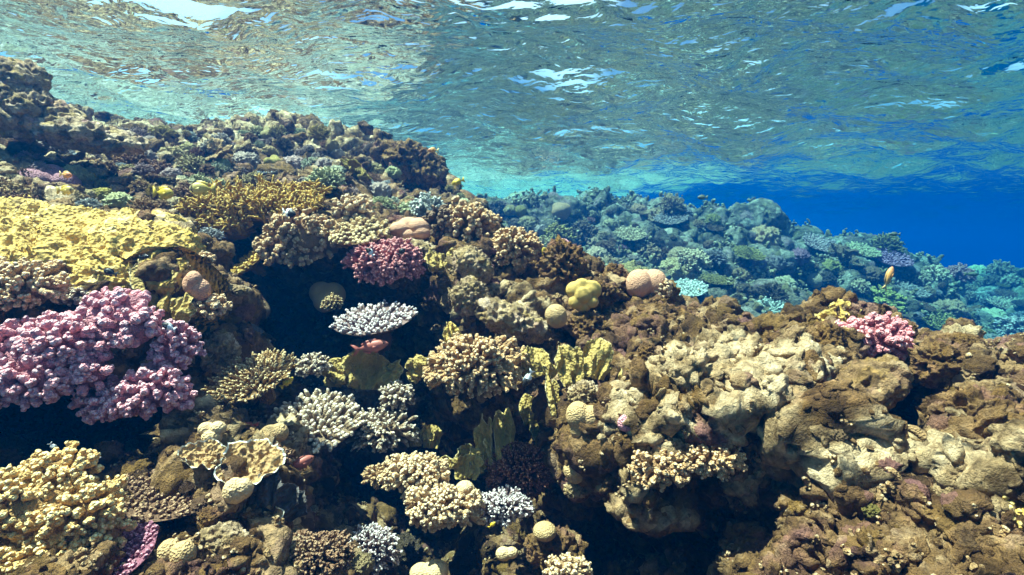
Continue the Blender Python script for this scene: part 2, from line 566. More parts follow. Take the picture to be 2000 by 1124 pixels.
near_crest = [(-300, 225, 2.6), (0, 240, 3.0), (130, 243, 3.6), (300, 246, 3.8), (420, 248, 3.9), (550, 240, 4.0), (640, 250, 4.0),
              (700, 268, 4.0), (780, 290, 4.05), (840, 318, 4.05), (880, 356, 4.0), (905, 385, 3.7), (935, 405, 3.2), (985, 450, 2.7),
              (1050, 515, 2.35), (1110, 500, 2.25), (1160, 550, 2.15), (1220, 588, 2.1), (1310, 600, 2.05), (1370, 625, 1.95),
              (1400, 682, 1.85), (1440, 688, 1.8), (1500, 665, 1.75), (1560, 668, 1.72), (1600, 630, 1.7), (1680, 622, 1.66),
              (1780, 650, 1.6), (1860, 672, 1.58), (1990, 698, 1.5), (2300, 720, 1.4)]
near_knots = [
    (0, 300, 2.7), (200, 300, 3.2), (400, 300, 3.5), (600, 300, 3.6), (800, 345, 4.4), (850, 375, 4.3), (760, 350, 4.2), (-200, 320, 2.2),
    (0, 365, 2.0), (200, 370, 2.35), (420, 345, 2.9), (560, 345, 3.6), (650, 340, 3.4), (740, 375, 3.2), (830, 385, 3.3), (-200, 400, 1.7),
    (0, 425, 1.75), (150, 425, 1.8), (300, 435, 2.0), (360, 465, 1.9), (420, 445, 2.45), (480, 470, 2.6), (500, 400, 2.5), (620, 400, 2.6), (700, 400, 2.7),
    (100, 500, 1.55), (250, 520, 1.5), (350, 520, 1.55), (0, 540, 1.4), (-200, 560, 1.2),
    (430, 540, 2.3), (520, 600, 2.7), (600, 600, 2.8), (560, 680, 2.7), (700, 690, 2.6), (470, 660, 2.3),
    (600, 470, 2.3), (700, 445, 2.4), (800, 490, 2.3), (760, 545, 2.35), (870, 470, 2.5), (640, 560, 2.7), (850, 560, 2.4), (850, 620, 2.5),
    (900, 560, 2.05), (950, 605, 1.95), (1050, 625, 1.9), (1000, 560, 2.15), (880, 680, 2.3), (800, 640, 2.6), (740, 620, 2.6),
    (950, 655, 2.0), (1050, 665, 1.95), (1130, 645, 1.9), (1250, 645, 2.05), (1285, 665, 2.1), (1340, 655, 1.95),
    (940, 740, 1.8), (1060, 740, 1.8), (1140, 760, 1.65), (1200, 720, 1.68), (1300, 715, 1.6), (1450, 725, 1.5), (1560, 720, 1.5),
    (1650, 720, 1.45), (1700, 835, 2.6), (1695, 800, 2.3), (1700, 880, 2.3), (1730, 925, 2.2), (1770, 870, 2.6), (1810, 810, 2.4), (1830, 880, 2.3), (1840, 935, 1.9), (1850, 750, 1.42), (1950, 800, 1.28), (1900, 880, 1.25), (1990, 760, 1.3), (2200, 850, 1.1),
    (1480, 800, 1.2), (1420, 760, 1.32), (1580, 860, 1.15), (1650, 850, 1.22), (1640, 930, 1.12), (1800, 1003, 1.0), (1690, 962, 1.08), (1950, 985, .95), (1850, 1050, .95), (2200, 1000, .85),
    (1380, 860, 1.24), (1280, 900, 1.22), (1300, 950, 1.25), (1200, 860, 1.32), (1150, 820, 1.36), (1110, 910, 1.42), (1130, 960, 1.45),
    (1300, 1020, 2.1), (1500, 985, 1.9), (1600, 1010, 1.7), (1450, 1070, 1.9), (1300, 1090, 2.0), (1180, 1010, 1.9), (1620, 1080, 1.1), (1800, 1110, .95), (1090, 1060, 1.75), (1000, 1090, 1.75), (980, 1000, 2.1),
    (1000, 850, 2.3), (1060, 890, 2.2), (900, 860, 2.4), (850, 800, 2.3), (800, 900, 2.5), (700, 900, 2.5), (650, 960, 2.5), (750, 1020, 2.5), (850, 1090, 2.3), (620, 890, 2.2), (680, 1040, 2.1),
    (700, 800, 2.1), (600, 770, 2.3), (480, 800, 2.2), (420, 700, 1.7), (500, 740, 2.2), (540, 700, 2.5), (430, 620, 1.65), (400, 560, 1.65), (410, 800, 1.42), (430, 860, 1.22), (480, 900, 1.17), (540, 920, 1.22),
    (460, 960, 1.1), (520, 1040, 1.1), (600, 1090, 1.1), (420, 1050, 1.02), (340, 1090, .98), (300, 1040, 1.15), (250, 860, 1.9), (100, 830, 2.0), (0, 850, 1.9), (200, 820, 2.0), (300, 830, 1.8),
    (150, 700, 1.42), (50, 650, 1.36), (300, 700, 1.42), (320, 620, 1.5), (100, 1000, 1.1), (0, 1000, 1.05), (200, 1000, 1.15), (340, 960, 1.18), (0, 1124, .88), (200, 1124, .92), (-200, 1000, .9), (-200, 750, 1.1),
    (0, 1360, .62), (400, 1360, .7), (700, 1200, 1.25), (1000, 1360, .8), (1500, 1360, .75), (2000, 1360, .65), (2300, 1360, .6), (-300, 1360, .6)]
near = Sheet(-300, 2300, 860, 1380, 400, near_crest, near_knots, 90,
             [(-300, -.02, 7), (300, 0.0, 6), (600, .03, 4), (760, .12, 3), (860, .35, 3), (960, .75, 4), (1100, .9, 3), (2300, .9, 3)],
             roughen(.09, .050, .019, 1.0, .15, .085), PALE)
near.build('reef_terrain', M['reef'], M['flat'])

mid_crest = [(500, 395, 7.4), (900, 400, 6.8), (960, 402, 6.6), (1080, 406, 6.6), (1200, 402, 7.0), (1270, 392, 7.0), (1400, 408, 7.0), (1500, 434, 7.0),
             (1600, 464, 7.3), (1745, 476, 7.3), (1758, 505, 7.0), (1840, 535, 6.8), (1870, 575, 6.6), (1930, 645, 6.2), (2000, 685, 5.8), (2300, 800, 5.0)]
mid_knots = [(900, 440, 6.4), (1050, 425, 6.5), (1100, 455, 6.5), (1100, 480, 6.2), (1110, 500, 6.1), (1100, 530, 5.5), (1200, 470, 6.3), (1200, 500, 5.8), (1200, 560, 5.0), (1400, 450, 6.5), (1400, 500, 6.0), (1400, 550, 5.5),
             (1500, 600, 5.0), (1450, 660, 4.2), (1350, 640, 4.4), (1600, 520, 6.3), (1700, 560, 6.1), (1650, 650, 5.6), (1800, 600, 5.9), (1800, 680, 5.0), (1900, 700, 4.9), (1400, 760, 3.7),
             (2000, 800, 4.3), (1000, 700, 4.0), (700, 500, 5.6), (500, 700, 4.0), (1000, 1000, 3.0), (1600, 1000, 3.0), (2200, 1000, 3.2)]
KM = 1.35
mid_crest = [(a_, b_, c_ * KM) for a_, b_, c_ in mid_crest]
mid_knots = [(a_, b_, c_ * KM) for a_, b_, c_ in mid_knots]
mid = Sheet(500, 2300, 560, 1000, 260, mid_crest, mid_knots, 90,
            [(500, 0, 12), (1000, .0, 9), (1200, .08, 7), (1400, .3, 6), (1600, .6, 5), (2300, .9, 4)],
            roughen(.34, .13, .045, .33, .55))
mid.build('distant_reef', M['far_reef'], M['flat'])

far_crest = [(1500, 535, 15), (1780, 530, 14), (1850, 522, 13.5), (1950, 524, 13), (2050, 520, 12), (2400, 515, 11)]
far_knots = [(1700, 600, 11), (1900, 565, 11.5), (1950, 620, 9.5), (1900, 690, 8), (2100, 600, 9.5), (2200, 700, 7.5), (1600, 800, 7), (2000, 800, 6.5), (2400, 800, 6), (1500, 700, 9)]
farr = Sheet(1500, 2400, 240, 800, 120, far_crest, far_knots, 40, [(1500, .9, 5), (2400, .9, 5)], roughen(.30, .13, .05, .28, .30))
farr.build('far_reef', M['far_reef'])


def build_seabed():
    n = 160
    s = np.linspace(-1, 1, n)
    x = 70 * np.sinh(3.2 * s) / math.sinh(3.2)
    X, Y = np.meshgrid(x, x)
    Q = np.stack([X, Y, 0 * X], -1)
    z = -4.6 - .55 * np.clip(X - 1, 0, 22) - .05 * np.clip(Y - 8, 0, 60) + .5 * fbm(Q * .25, 4)
    me = new_mesh('seabed', np.stack([X, Y, z], -1).reshape(-1, 3), grid_faces(n, n), M['far_reef'])
    link('seabed', me, kind='structure')


build_seabed()

# the water itself: one closed box of even density round camera and scene
def build_haze():
    x0, x1, y0, y1, z0, z1 = -72, 72, -72, 76, -22, WATER_Z + .6
    V = [(x, y, z) for z in (z0, z1) for y in (y0, y1) for x in (x0, x1)]
    F = [(0, 2, 3, 1), (4, 5, 7, 6), (0, 1, 5, 4), (2, 6, 7, 3), (0, 4, 6, 2), (1, 3, 7, 5)]
    me = new_mesh('haze', V, np.array(F), M['haze'], smooth_shade=False)
    link('haze', me, kind='stuff')


build_haze()


# ------------------------------------------------------------------ coral and rock materials
def mat_coral(name, base, tip, deep=None, tp=(.8, 1.0), fine=240.0, bump=.006, rough=.75, use_obj=False, sss=0, mottle=.35, wart='voro', tint=True):
    t = NT(name)
    p = t.coord('Object')
    tipf = t.attr('tip')
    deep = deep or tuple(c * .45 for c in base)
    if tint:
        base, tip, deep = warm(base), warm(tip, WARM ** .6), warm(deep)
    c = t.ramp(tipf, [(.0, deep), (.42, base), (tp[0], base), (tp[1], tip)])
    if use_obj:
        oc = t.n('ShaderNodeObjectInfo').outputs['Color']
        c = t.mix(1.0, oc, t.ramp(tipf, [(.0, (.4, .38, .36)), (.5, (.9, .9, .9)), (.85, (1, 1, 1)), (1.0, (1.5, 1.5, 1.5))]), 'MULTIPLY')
    n = t.noise(p, 22, 4, .6, .3)
    c = t.mix(mottle, c, t.ramp(n, [(.3, (.5, .46, .42)), (.5, (1, 1, 1)), (.7, (1.3, 1.26, 1.15))]), 'MULTIPLY')
    f = t.voro(p, fine) if wart == 'voro' else t.noise(p, fine, 3, .6)
    h = t.math('ADD', f, t.math('MULTIPLY', t.noise(p, fine * .33, 4, .65), 1.2))
    return t.bsdf(c, rough, t.bump(h, .9, bump), .25)


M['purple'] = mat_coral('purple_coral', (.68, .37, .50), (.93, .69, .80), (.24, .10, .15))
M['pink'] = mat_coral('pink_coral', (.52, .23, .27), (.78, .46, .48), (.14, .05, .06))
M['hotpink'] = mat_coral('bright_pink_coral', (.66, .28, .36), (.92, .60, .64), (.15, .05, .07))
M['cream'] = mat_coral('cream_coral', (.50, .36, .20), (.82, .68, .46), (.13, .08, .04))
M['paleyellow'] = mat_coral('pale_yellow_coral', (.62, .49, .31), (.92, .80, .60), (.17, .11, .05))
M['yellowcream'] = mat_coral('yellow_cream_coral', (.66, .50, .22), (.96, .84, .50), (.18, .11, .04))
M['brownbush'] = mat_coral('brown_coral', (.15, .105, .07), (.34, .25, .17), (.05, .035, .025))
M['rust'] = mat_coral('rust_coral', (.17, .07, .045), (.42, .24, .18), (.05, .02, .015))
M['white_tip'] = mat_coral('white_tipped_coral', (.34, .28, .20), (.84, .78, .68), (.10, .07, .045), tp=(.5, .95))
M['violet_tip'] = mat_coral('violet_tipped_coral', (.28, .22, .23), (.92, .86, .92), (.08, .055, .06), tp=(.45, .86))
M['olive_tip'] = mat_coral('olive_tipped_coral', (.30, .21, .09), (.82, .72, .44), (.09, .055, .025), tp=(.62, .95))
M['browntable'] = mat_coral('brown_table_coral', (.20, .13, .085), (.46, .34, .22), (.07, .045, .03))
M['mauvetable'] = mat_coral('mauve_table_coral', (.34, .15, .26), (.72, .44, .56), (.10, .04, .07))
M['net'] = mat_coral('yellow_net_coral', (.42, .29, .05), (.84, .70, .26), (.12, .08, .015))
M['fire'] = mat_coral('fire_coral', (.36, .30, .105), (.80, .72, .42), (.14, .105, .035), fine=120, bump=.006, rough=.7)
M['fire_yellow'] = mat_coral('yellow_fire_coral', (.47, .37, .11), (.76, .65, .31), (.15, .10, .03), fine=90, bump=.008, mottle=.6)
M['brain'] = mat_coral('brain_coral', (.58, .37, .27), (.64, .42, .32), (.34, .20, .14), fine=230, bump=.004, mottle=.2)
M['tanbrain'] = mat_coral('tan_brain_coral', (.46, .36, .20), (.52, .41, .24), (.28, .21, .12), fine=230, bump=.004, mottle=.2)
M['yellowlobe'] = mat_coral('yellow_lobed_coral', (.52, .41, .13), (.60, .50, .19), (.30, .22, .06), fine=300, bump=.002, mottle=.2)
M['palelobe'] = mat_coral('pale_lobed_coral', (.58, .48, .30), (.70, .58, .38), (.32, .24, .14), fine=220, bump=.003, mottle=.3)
M['rock'] = mat_reef('outcrop_rock', [(.022, .013, .007), (.13, .075, .032), (.26, .165, .07), (.50, .37, .21), (.24, .13, .11), (.24, .15, .035)], 1.25)
M['palerock'] = mat_reef('pale_rock', [(.09, .065, .04), (.32, .25, .15), (.54, .45, .32), (.76, .68, .54), (.46, .30, .32), (.42, .33, .12)], 1.5)
M['slab'] = mat_reef('slab_rock', [(.05, .034, .018), (.20, .135, .07), (.34, .24, .13), (.56, .44, .28), (.26, .16, .14), (.28, .19, .06)], 1.5)
M['bluelea'] = mat_coral('slate_leaf_coral', (.07, .075, .085), (.26, .25, .26), (.03, .03, .035), fine=120)
M['plate'] = mat_coral('encrusting_plate', (.36, .27, .14), (.98, .95, .86), (.14, .09, .05), fine=110, bump=.008)
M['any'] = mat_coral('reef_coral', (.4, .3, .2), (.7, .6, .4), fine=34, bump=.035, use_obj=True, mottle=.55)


# ------------------------------------------------------------------ shape builders: each returns (V, [F...], tip)
def join(parts):
    Vs, Fs, Ts = [], {}, []
    off = 0
    for V, F, T in parts:
        Vs.append(V); Ts.append(T)
        for f in F:
            if len(f):
                Fs.setdefault(f.shape[1], []).append(np.asarray(f) + off)
        off += len(V)
    return np.concatenate(Vs), [np.concatenate(v) for v in Fs.values()], np.concatenate(Ts)


_ico = {}


def ico(sub):
    if sub not in _ico:
        import bmesh
        bm = bmesh.new()
        bmesh.ops.create_icosphere(bm, subdivisions=sub, radius=1)
        _ico[sub] = (np.array([v.co[:] for v in bm.verts]), np.array([[v.index for v in f.verts] for f in bm.faces]))
        bm.free()
    V, F = _ico[sub]
    return V.copy(), F.copy()


def frames(d):
    d = d / (np.linalg.norm(d, axis=1, keepdims=True) + 1e-9)
    ref = np.where(np.abs(d[:, 2:3]) < .9, np.array([[0, 0, 1.0]]), np.array([[1.0, 0, 0]]))
    x = np.cross(ref, d); x /= np.linalg.norm(x, axis=1, keepdims=True)
    return x, np.cross(d, x), d


KNOB = [(0, .70), (.35, .80), (.62, 1.0), (.84, .93), (.96, .58)]
FINGER = [(0, 1.0), (.35, 1.0), (.65, .93), (.86, .76), (.97, .45)]


def fingers(p, d, L, r, prof=KNOB, ns=7, seed=0, bend=.12, lump=.16, t0=.35):
    """blunt branches: p base points, d directions, L lengths, r radii"""
    rg = np.random.default_rng(seed)
    N = len(p)
    x, y, z = frames(d)
    L = np.broadcast_to(L, (N,)); r = np.broadcast_to(r, (N,))
    nr = len(prof)
    ang = np.arange(ns) / ns * 2 * math.pi
    bd = rg.normal(size=(N, 2)) * bend
    rings = []
    tips = []
    for k, (tt, rr) in enumerate(prof):
        jr = 1 + lump * rg.uniform(-1, 1, size=(N, ns))
        ca = np.cos(ang)[None] * rr * r[:, None] * jr
        sa = np.sin(ang)[None] * rr * r[:, None] * jr
        c = p + z * (tt * L)[:, None] + x * (bd[:, :1] * L[:, None] * tt * tt) + y * (bd[:, 1:] * L[:, None] * tt * tt)
        rings.append(c[:, None] + ca[..., None] * x[:, None] + sa[..., None] * y[:, None])
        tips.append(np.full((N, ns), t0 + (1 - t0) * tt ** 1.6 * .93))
    V = np.stack(rings, 1)                       # N, nr, ns, 3
    topc = p + z * L[:, None] * 1.0 + x * (bd[:, :1] * L[:, None]) + y * (bd[:, 1:] * L[:, None])
    V = np.concatenate([V.reshape(N, nr * ns, 3), topc[:, None]], 1)
    T = np.concatenate([np.stack(tips, 1).reshape(N, nr * ns), np.ones((N, 1))], 1)
    q = grid_faces(nr, ns, wrap=True)
    tri = np.array([[(nr - 1) * ns + k, (nr - 1) * ns + (k + 1) % ns, nr * ns] for k in range(ns)])
    st = nr * ns + 1
    off = (np.arange(N) * st)[:, None, None]
    return V.reshape(-1, 3), [(q[None] + off).reshape(-1, 4), (tri[None] + off).reshape(-1, 3)], T.reshape(-1)


def fib(n, zmin=-1.0, seed=0, jit=.35):
    rg = np.random.default_rng(seed)
    k = np.arange(n) + .5
    z = 1 - k / n * (1 - zmin)
    a = k * 2.399963 + rg.normal(size=n) * jit * 2.0 / np.sqrt(n) * 2
    z = np.clip(z + rg.normal(size=n) * jit / n * 8, -1, 1)
    s = np.sqrt(1 - z * z)
    return np.stack([s * np.cos(a), s * np.sin(a), z], 1)


def rot_to(V, axis):
    """turn +Z onto axis"""
    q = Vector((0, 0, 1)).rotation_difference(Vector(axis))
    return V @ np.array(q.to_matrix()).T


def core(a, b, c, seed, k=.74, sub=4, amp=.16):
    V, F = ico(sub)
    n = fbm(V * 2.1 + seed * 3.7, 3)
    V = V * (k * (1 + amp * n))[:, None] * (a, b, c)
    return V, [F], np.full(len(V), .12)


def bush(a, b, c, n, kr, seed, axis=(0, -.5, .8), forks=4, zmin=-.35, clump=.2, prof=KNOB, ns=7, fs=1.0, cf=1.8, t0=.32):
    """cauliflower bush on an ellipsoid a,b,c: stems that fork into short knobs"""
    rg = np.random.default_rng(seed)
    ax = np.array(axis, float); ax /= np.linalg.norm(ax)
    d = rot_to(fib(n, zmin, seed), ax)
    cl = fbm(d * cf + seed * 1.7, 2)
    Rr = (1 + clump * cl) * rg.uniform(.93, 1.05, n)
    S = np.array([a, b, c])
    tip = d * S * Rr[:, None]
    base = tip * .60
    dr = tip - base
    nd = d / S; nd /= np.linalg.norm(nd, axis=1, keepdims=True)
    L = np.linalg.norm(dr, axis=1)
    dirs = dr / L[:, None] * .6 + nd * .5 + ax * .12
    dirs /= np.linalg.norm(dirs, axis=1, keepdims=True)
    r = kr * rg.uniform(.8, 1.2, n)
    stems = fingers(base, dirs, L, r * 1.05, prof, ns, seed, t0=.05)
    if forks <= 0:
        return stems
    m = n * forks
    idx = np.repeat(np.arange(n), forks)
    x, y, z = frames(dirs[idx])
    an = rg.uniform(0, 2 * math.pi, m)
    spread = rg.uniform(.35, .95, m)
    kd = z * 1.0 + (x * np.cos(an)[:, None] + y * np.sin(an)[:, None]) * spread[:, None]
    kp = base[idx] + dirs[idx] * (L[idx] * rg.uniform(.55, .82, m))[:, None]
    kl = np.minimum(L[idx] * .6, kr * rg.uniform(1.9, 3.6, m) * fs)
    kn = fingers(kp, kd, kl, r[idx] * rg.uniform(.48, .76, m), prof, ns, seed + 1, t0=t0)
    return join([stems, kn])


def table(R1, R2, n, L, r, seed, lean=.8, dish=.10, fork=True, ns=6, wob=.12):
    """plate coral: thin dished plate carrying upright branchlets"""
    rg = np.random.default_rng(seed)
    k = np.arange(n) + .5
    rad = np.sqrt(k / n)
    an = k * 2.399963 + rg.normal(size=n) * .12
    edge = 1 + wob * pnoise(np.stack([np.cos(an) * 1.3, np.sin(an) * 1.3, np.full(n, seed * 1.3)], 1))
    px = np.cos(an) * rad * R1 * edge; py = np.sin(an) * rad * R2 * edge
    pz = dish * R1 * rad ** 2 - .3 * L
    p = np.stack([px, py, pz], 1)
    d = np.stack([np.cos(an) * rad * lean, np.sin(an) * rad * lean, np.ones(n)], 1) + rg.normal(size=(n, 3)) * .13
    Ls = L * rg.uniform(.7, 1.25, n) * (1.0 - .2 * rad)
    f1 = fingers(p, d, Ls, r * rg.uniform(.85, 1.15, n), FINGER, ns, seed, t0=.12)
    parts = [f1]
    if fork:
        m = n
        a2 = rg.uniform(0, 6.283, m)
        x, y, z = frames(d)
        d2 = z + (x * np.cos(a2)[:, None] + y * np.sin(a2)[:, None]) * .9
        parts.append(fingers(p + z * (Ls * .35)[:, None], d2, Ls * .5, r * .7, FINGER, ns, seed + 3, t0=.3))
    tw = join(parts)
    # plate
    nr_, na = 10, 48
    t = np.linspace(.02, 1.03, nr_)
    A = np.arange(na) / na * 6.28318
    e = 1 + wob * pnoise(np.stack([np.cos(A) * 1.3, np.sin(A) * 1.3, np.full(na, seed * 1.3)], 1))
    X = np.cos(A)[None] * t[:, None] * R1 * e; Y = np.sin(A)[None] * t[:, None] * R2 * e
    Z = dish * R1 * t[:, None] ** 2 - .22 * L + 0 * X
    up = np.stack([X, Y, Z], -1)
    th = np.interp(t, [0, .3, 1, 1.03], [R1 * .5, R1 * .16, r * 1.2, .0005])
    dn = up.copy(); dn[..., 2] -= th[:, None]
    V = np.concatenate([up.reshape(-1, 3), dn.reshape(-1, 3)])
    F = [grid_faces(nr_, na, wrap=True), grid_faces(nr_, na, off=nr_ * na, wrap=True, flip=True)]
    rim = (nr_ - 1) * na
    ii = np.arange(na)
    F.append(np.stack([rim + ii, nr_ * na + rim + ii, nr_ * na + rim + (ii + 1) % na, rim + (ii + 1) % na], 1))
    pl = (V, F, np.full(len(V), .25))
    return tw, pl


def blade(w, h, th, seed, curve=.25, crenel=.15, lobes=1.7, nu=46, nv=30, wart=.004, lean=0):
    """upright wavy sheet with a lobed, paler rim"""
    u = np.linspace(-1, 1, nu); v = np.linspace(0, 1, nv)
    s1 = seed * 5.31
    z0 = np.zeros(nu)
    prof = (1 - .35 * np.abs(u) ** 2.4) * (1 + crenel * 1.6 * pnoise(np.stack([u * lobes, z0 + s1, z0], 1)) + crenel * .55 * pnoise(np.stack([u * lobes * 3.1, z0 + s1 + 7, z0], 1)))
    U, Vv = np.meshgrid(u, v)
    wn = 1 + .22 * pnoise(np.stack([Vv * 1.8, U * 0 + s1, U * 0 + np.sign(U)], -1))
    narrow = .62 + .38 * Vv ** .7
    X = U * w / 2 * wn * narrow + lean * Vv * h
    Z = Vv * h * prof[None]
    Q = np.stack([U * 1.2, Vv * 1.2, U * 0 + s1], -1)
    Yc = curve * w * (pnoise(Q) * 1.1 + .5 * pnoise(Q * 2.3 + 3)) + wart * 2 * pnoise(np.stack([X, Z, X * 0], -1) * 60)
    edge = np.clip(np.minimum((1 - Vv) * nv * .42, (1 - np.abs(U)) * nu * .30), 0, 1)
    T = th * (.30 + .70 * np.sqrt(edge)) * (1.3 - .5 * Vv) / 2
    wv = np.clip(.5 - worley(np.stack([X * 45, Z * 45, X * 0 + s1], -1)), -.2, .5) * wart * 2
    f = np.stack([X, Yc - T - wv, Z], -1)
    b = np.stack([X, Yc + T + wv, Z], -1)
    n = nu * nv
    V = np.concatenate([f.reshape(-1, 3), b.reshape(-1, 3)])
    F = [grid_faces(nv, nu), grid_faces(nv, nu, off=n, flip=True)]
    rimi = np.concatenate([np.arange(nv) * nu, (nv - 1) * nu + np.arange(1, nu), (np.arange(nv - 1)[::-1]) * nu + nu - 1])
    F.append(np.stack([rimi[:-1], rimi[1:], rimi[1:] + n, rimi[:-1] + n], 1)[:, ::-1])
    tp = .40 + .12 * pnoise(Q * 3) + .6 * np.clip(1 - edge * 1.1, 0, 1)
    tp = np.concatenate([tp.ravel(), tp.ravel()])
    return V, F, np.clip(tp, 0, 1)


def lobes(cs, rs, seed, sub=5, fine=.012, sharp=24.):
    """smooth union of balls seen from their common middle: lobed massive coral"""
    V, F = ico(sub)
    cs = np.array(cs, float); rs = np.array(rs, float)
    R0 = rs.max()
    acc = 0
    best = np.full(len(V), .15 * R0)
    for c, r in zip(cs, rs):
        b = V @ c
        disc = b * b - (c @ c - r * r)
        t = np.where(disc > 0, b + np.sqrt(np.maximum(disc, 0)), 0)
        acc = acc + np.exp(sharp * np.maximum(t, .15 * R0) / R0)
    t = np.log(acc / len(cs)) / sharp * R0 + np.log(len(cs)) / sharp * R0 * .6
    P = V * t[:, None]
    P = P * (1 + fine * fbm(P / R0 * 5 + seed, 3))[:, None]
    return P, [F], np.full(len(P), .6)


def rock(a, b, c, seed, amp=.28, knob=.10, sub=6, freq=1.5, kf=4.5):
    V, F = ico(sub)
    o = seed * 7.7
    m = (a * b * c) ** (1 / 3)
    E = V * (a, b, c)
    Q = E / m
    W = Q + .12 * np.stack([pnoise(Q * 1.8 + o), pnoise(Q * 1.8 + o + 9), pnoise(Q * 1.8 + o + 21)], 1)
    r = amp * fbm(W * freq + o, 3) + knob * (ridged(W * kf * .6 + o, 3) - .5) * .8 + knob * 1.6 * (.5 - worley(W * kf + o)) - knob * 1.6 * smooth(.42, .2, worley(W * kf * .55 + o + 5))
    r += .03 * ridged(W * 9, 2) + .03 * fbm(W * 17, 2)
    N = V / (a, b, c)
    N /= np.linalg.norm(N, axis=1)[:, None]
    P = E + (.6 * N + .4 * V) * (r * m * .9)[:, None]
    return P, [F], np.full(len(P), .6)


def stone_foot(a, b, c, seed):
    V, F = ico(4)
    r = 1 + .3 * fbm(V * 1.6 + seed * 2.2, 3) + .12 * (.5 - worley(V * 3 + seed))
    return V * r[:, None] * (a, b, c), [F], np.full(len(V), .1)


def to_mesh(name, g, mat):
    return new_mesh(name, g[0], g[1], mat, {'tip': g[2]})


# ------------------------------------------------------------------ placing
THINGS = []          # (object, px, py)
MARKS = []           # (short phrase, px, py) landmarks for telling repeats apart


def thing(name, label, cat, loc, group=None, px=None, py=None):
    o = bpy.data.objects.new(name, None)
    o.empty_display_size = .05
    COL.objects.link(o)
    o.location = [float(v) for v in loc]
    o['label'] = label
    o['category'] = cat
    if group:
        o['group'] = group
    return o


def single(name, label, cat, g, mat, loc, group=None, rot=None):
    o = link(name, to_mesh(name, g, mat))
    o.location = [float(v) for v in loc]
    if rot is not None:
        o.rotation_euler = rot
    o['label'] = label
    o['category'] = cat
    if group:
        o['group'] = group
    return o


def part(name, g, mat, parent, loc=(0, 0, 0), rot=None, label=None):
    o = link(name, to_mesh(name, g, mat), parent)
    o.location = [float(v) for v in loc]
    if rot is not None:
        o.rotation_euler = rot
    if label:
        o['label'] = label
    return o


def depth(px, py, sheet=None):
    P, n = (sheet or near).hit(px, py)
    return float(P @ CF)


def spot(px, py, w, h, d=None, out=.3):
    """centre, half width, half height in metres of something w x h pixels big at a pixel"""
    if d is None:
        d = depth(px, py + h * .25)
        d = d / (1 + out * min(w, h) / FPX)
    elif 0 <= px <= 2000 and py < 1120:
        d = min(d, depth(px, py + h * .2) * (1 - .14 * min(w, h) / FPX))
    d = float(d)
    return at(px, py, d), w * d / FPX / 2, h * d / FPX / 2, d


SEED = [100]


def seed():
    SEED[0] += 1
    return SEED[0]


def coral_bush(name, label, px, py, w, h, mat, kr=7, forks=4, dens=1.0, d=None, axis=(0, -.5, .8), lobe_list=None, clump=.3, zmin=-.35, prof=KNOB, fs=1.0, cat='coral', bdepth=.85, out=.3, group=None, t0=.32, ns=7):
    """kr in photo pixels"""
    C, a, c, dd = spot(px, py, w, h, d, out)
    k = kr * .68 * dd / FPX
    root = thing(name, label, cat, C - np.array([0, 0, c]), group)
    b = (a + c) / 2 * bdepth
    part('base', core(a * .92, b, c * .92, seed(), .70), mat, root, (0, 0, c))
    if lobe_list is None:
        n = int(dens * 2.1 * (a * c + a * b + b * c) / 3 * 12.57 * .55 / (k * k * 12))
        n = max(14, min(n, 620))
        part('branches', bush(a * .96, b, c * .96, n, k, seed(), axis, forks, zmin, clump, prof, ns, fs, t0=t0), mat, root, (0, 0, c))
    else:
        for (ox, oy, lw, lh, fwd) in lobe_list:
            s_ = dd / FPX
            la, lc = lw * s_ / 2, lh * s_ / 2
            lb = (la + lc) / 2 * .9
            n = int(dens * 2.1 * (la * lc + la * lb + lb * lc) / 3 * 12.57 * .55 / (k * k * 12))
            n = max(10, min(n, 420))
            g = join([core(la, lb, lc, seed(), .72, 3), bush(la, lb, lc, n, k, seed(), axis, forks, zmin, clump, prof, ns, fs, t0=t0)])
            part('lobe', g, mat, root, (ox * s_, -fwd * s_, c - oy * s_))
    return root


def coral_table(name, label, px, py, w, h, mat, n=150, L=16, r=4.5, d=None, lean=.8, roll=0, cat='coral', fork=True, dish=.10, out=.55, tilt=None, group=None):
    C, a, c, dd = spot(px, py, w, h, d, out)
    s_ = dd / FPX
    view = math.atan2(py - 480, FPX)
    if tilt is None:
        tilt = math.asin(min(.97, h / w * .92)) - view
    tw, pl = table(a * .93, a * .93, n, L * s_, r * s_, seed(), lean, dish, fork)
    root = thing(name, label, cat, C, group)
    root.rotation_euler = (tilt, R(roll), 0)
    part('plate', pl, mat, root)
    part('branchlets', tw, mat, root)
    part('stalk', stone_foot(a * .28, a * .28, a * .5, seed()), mat, root, (0, a * .15, -a * .45))
    return root


def blades(name, label, px, py, w, h, mat, spec, d=None, cat='fire coral', out=.5, group=None):
    """spec: list of (dx, dy_base, width, height, yaw deg, roll deg) in photo pixels from the middle of the base line"""
    C, a, c, dd = spot(px, py, w, h, d, out)
    s_ = dd / FPX
    root = thing(name, label, cat, C - np.array([0, 0, c]), group)
    for k, (dx, dy, bw, bh, yaw, roll) in enumerate(spec):
        part('blade', blade(bw * s_, bh * s_, 8.5 * s_, seed() * .37, .36, wart=1.9 * s_), mat, root, (dx * s_, (k % 3) * 9 * s_ - 9 * s_, dy * s_), (R(random.Random(k + px).uniform(-34, -14)), R(roll), R(yaw)))
    return root


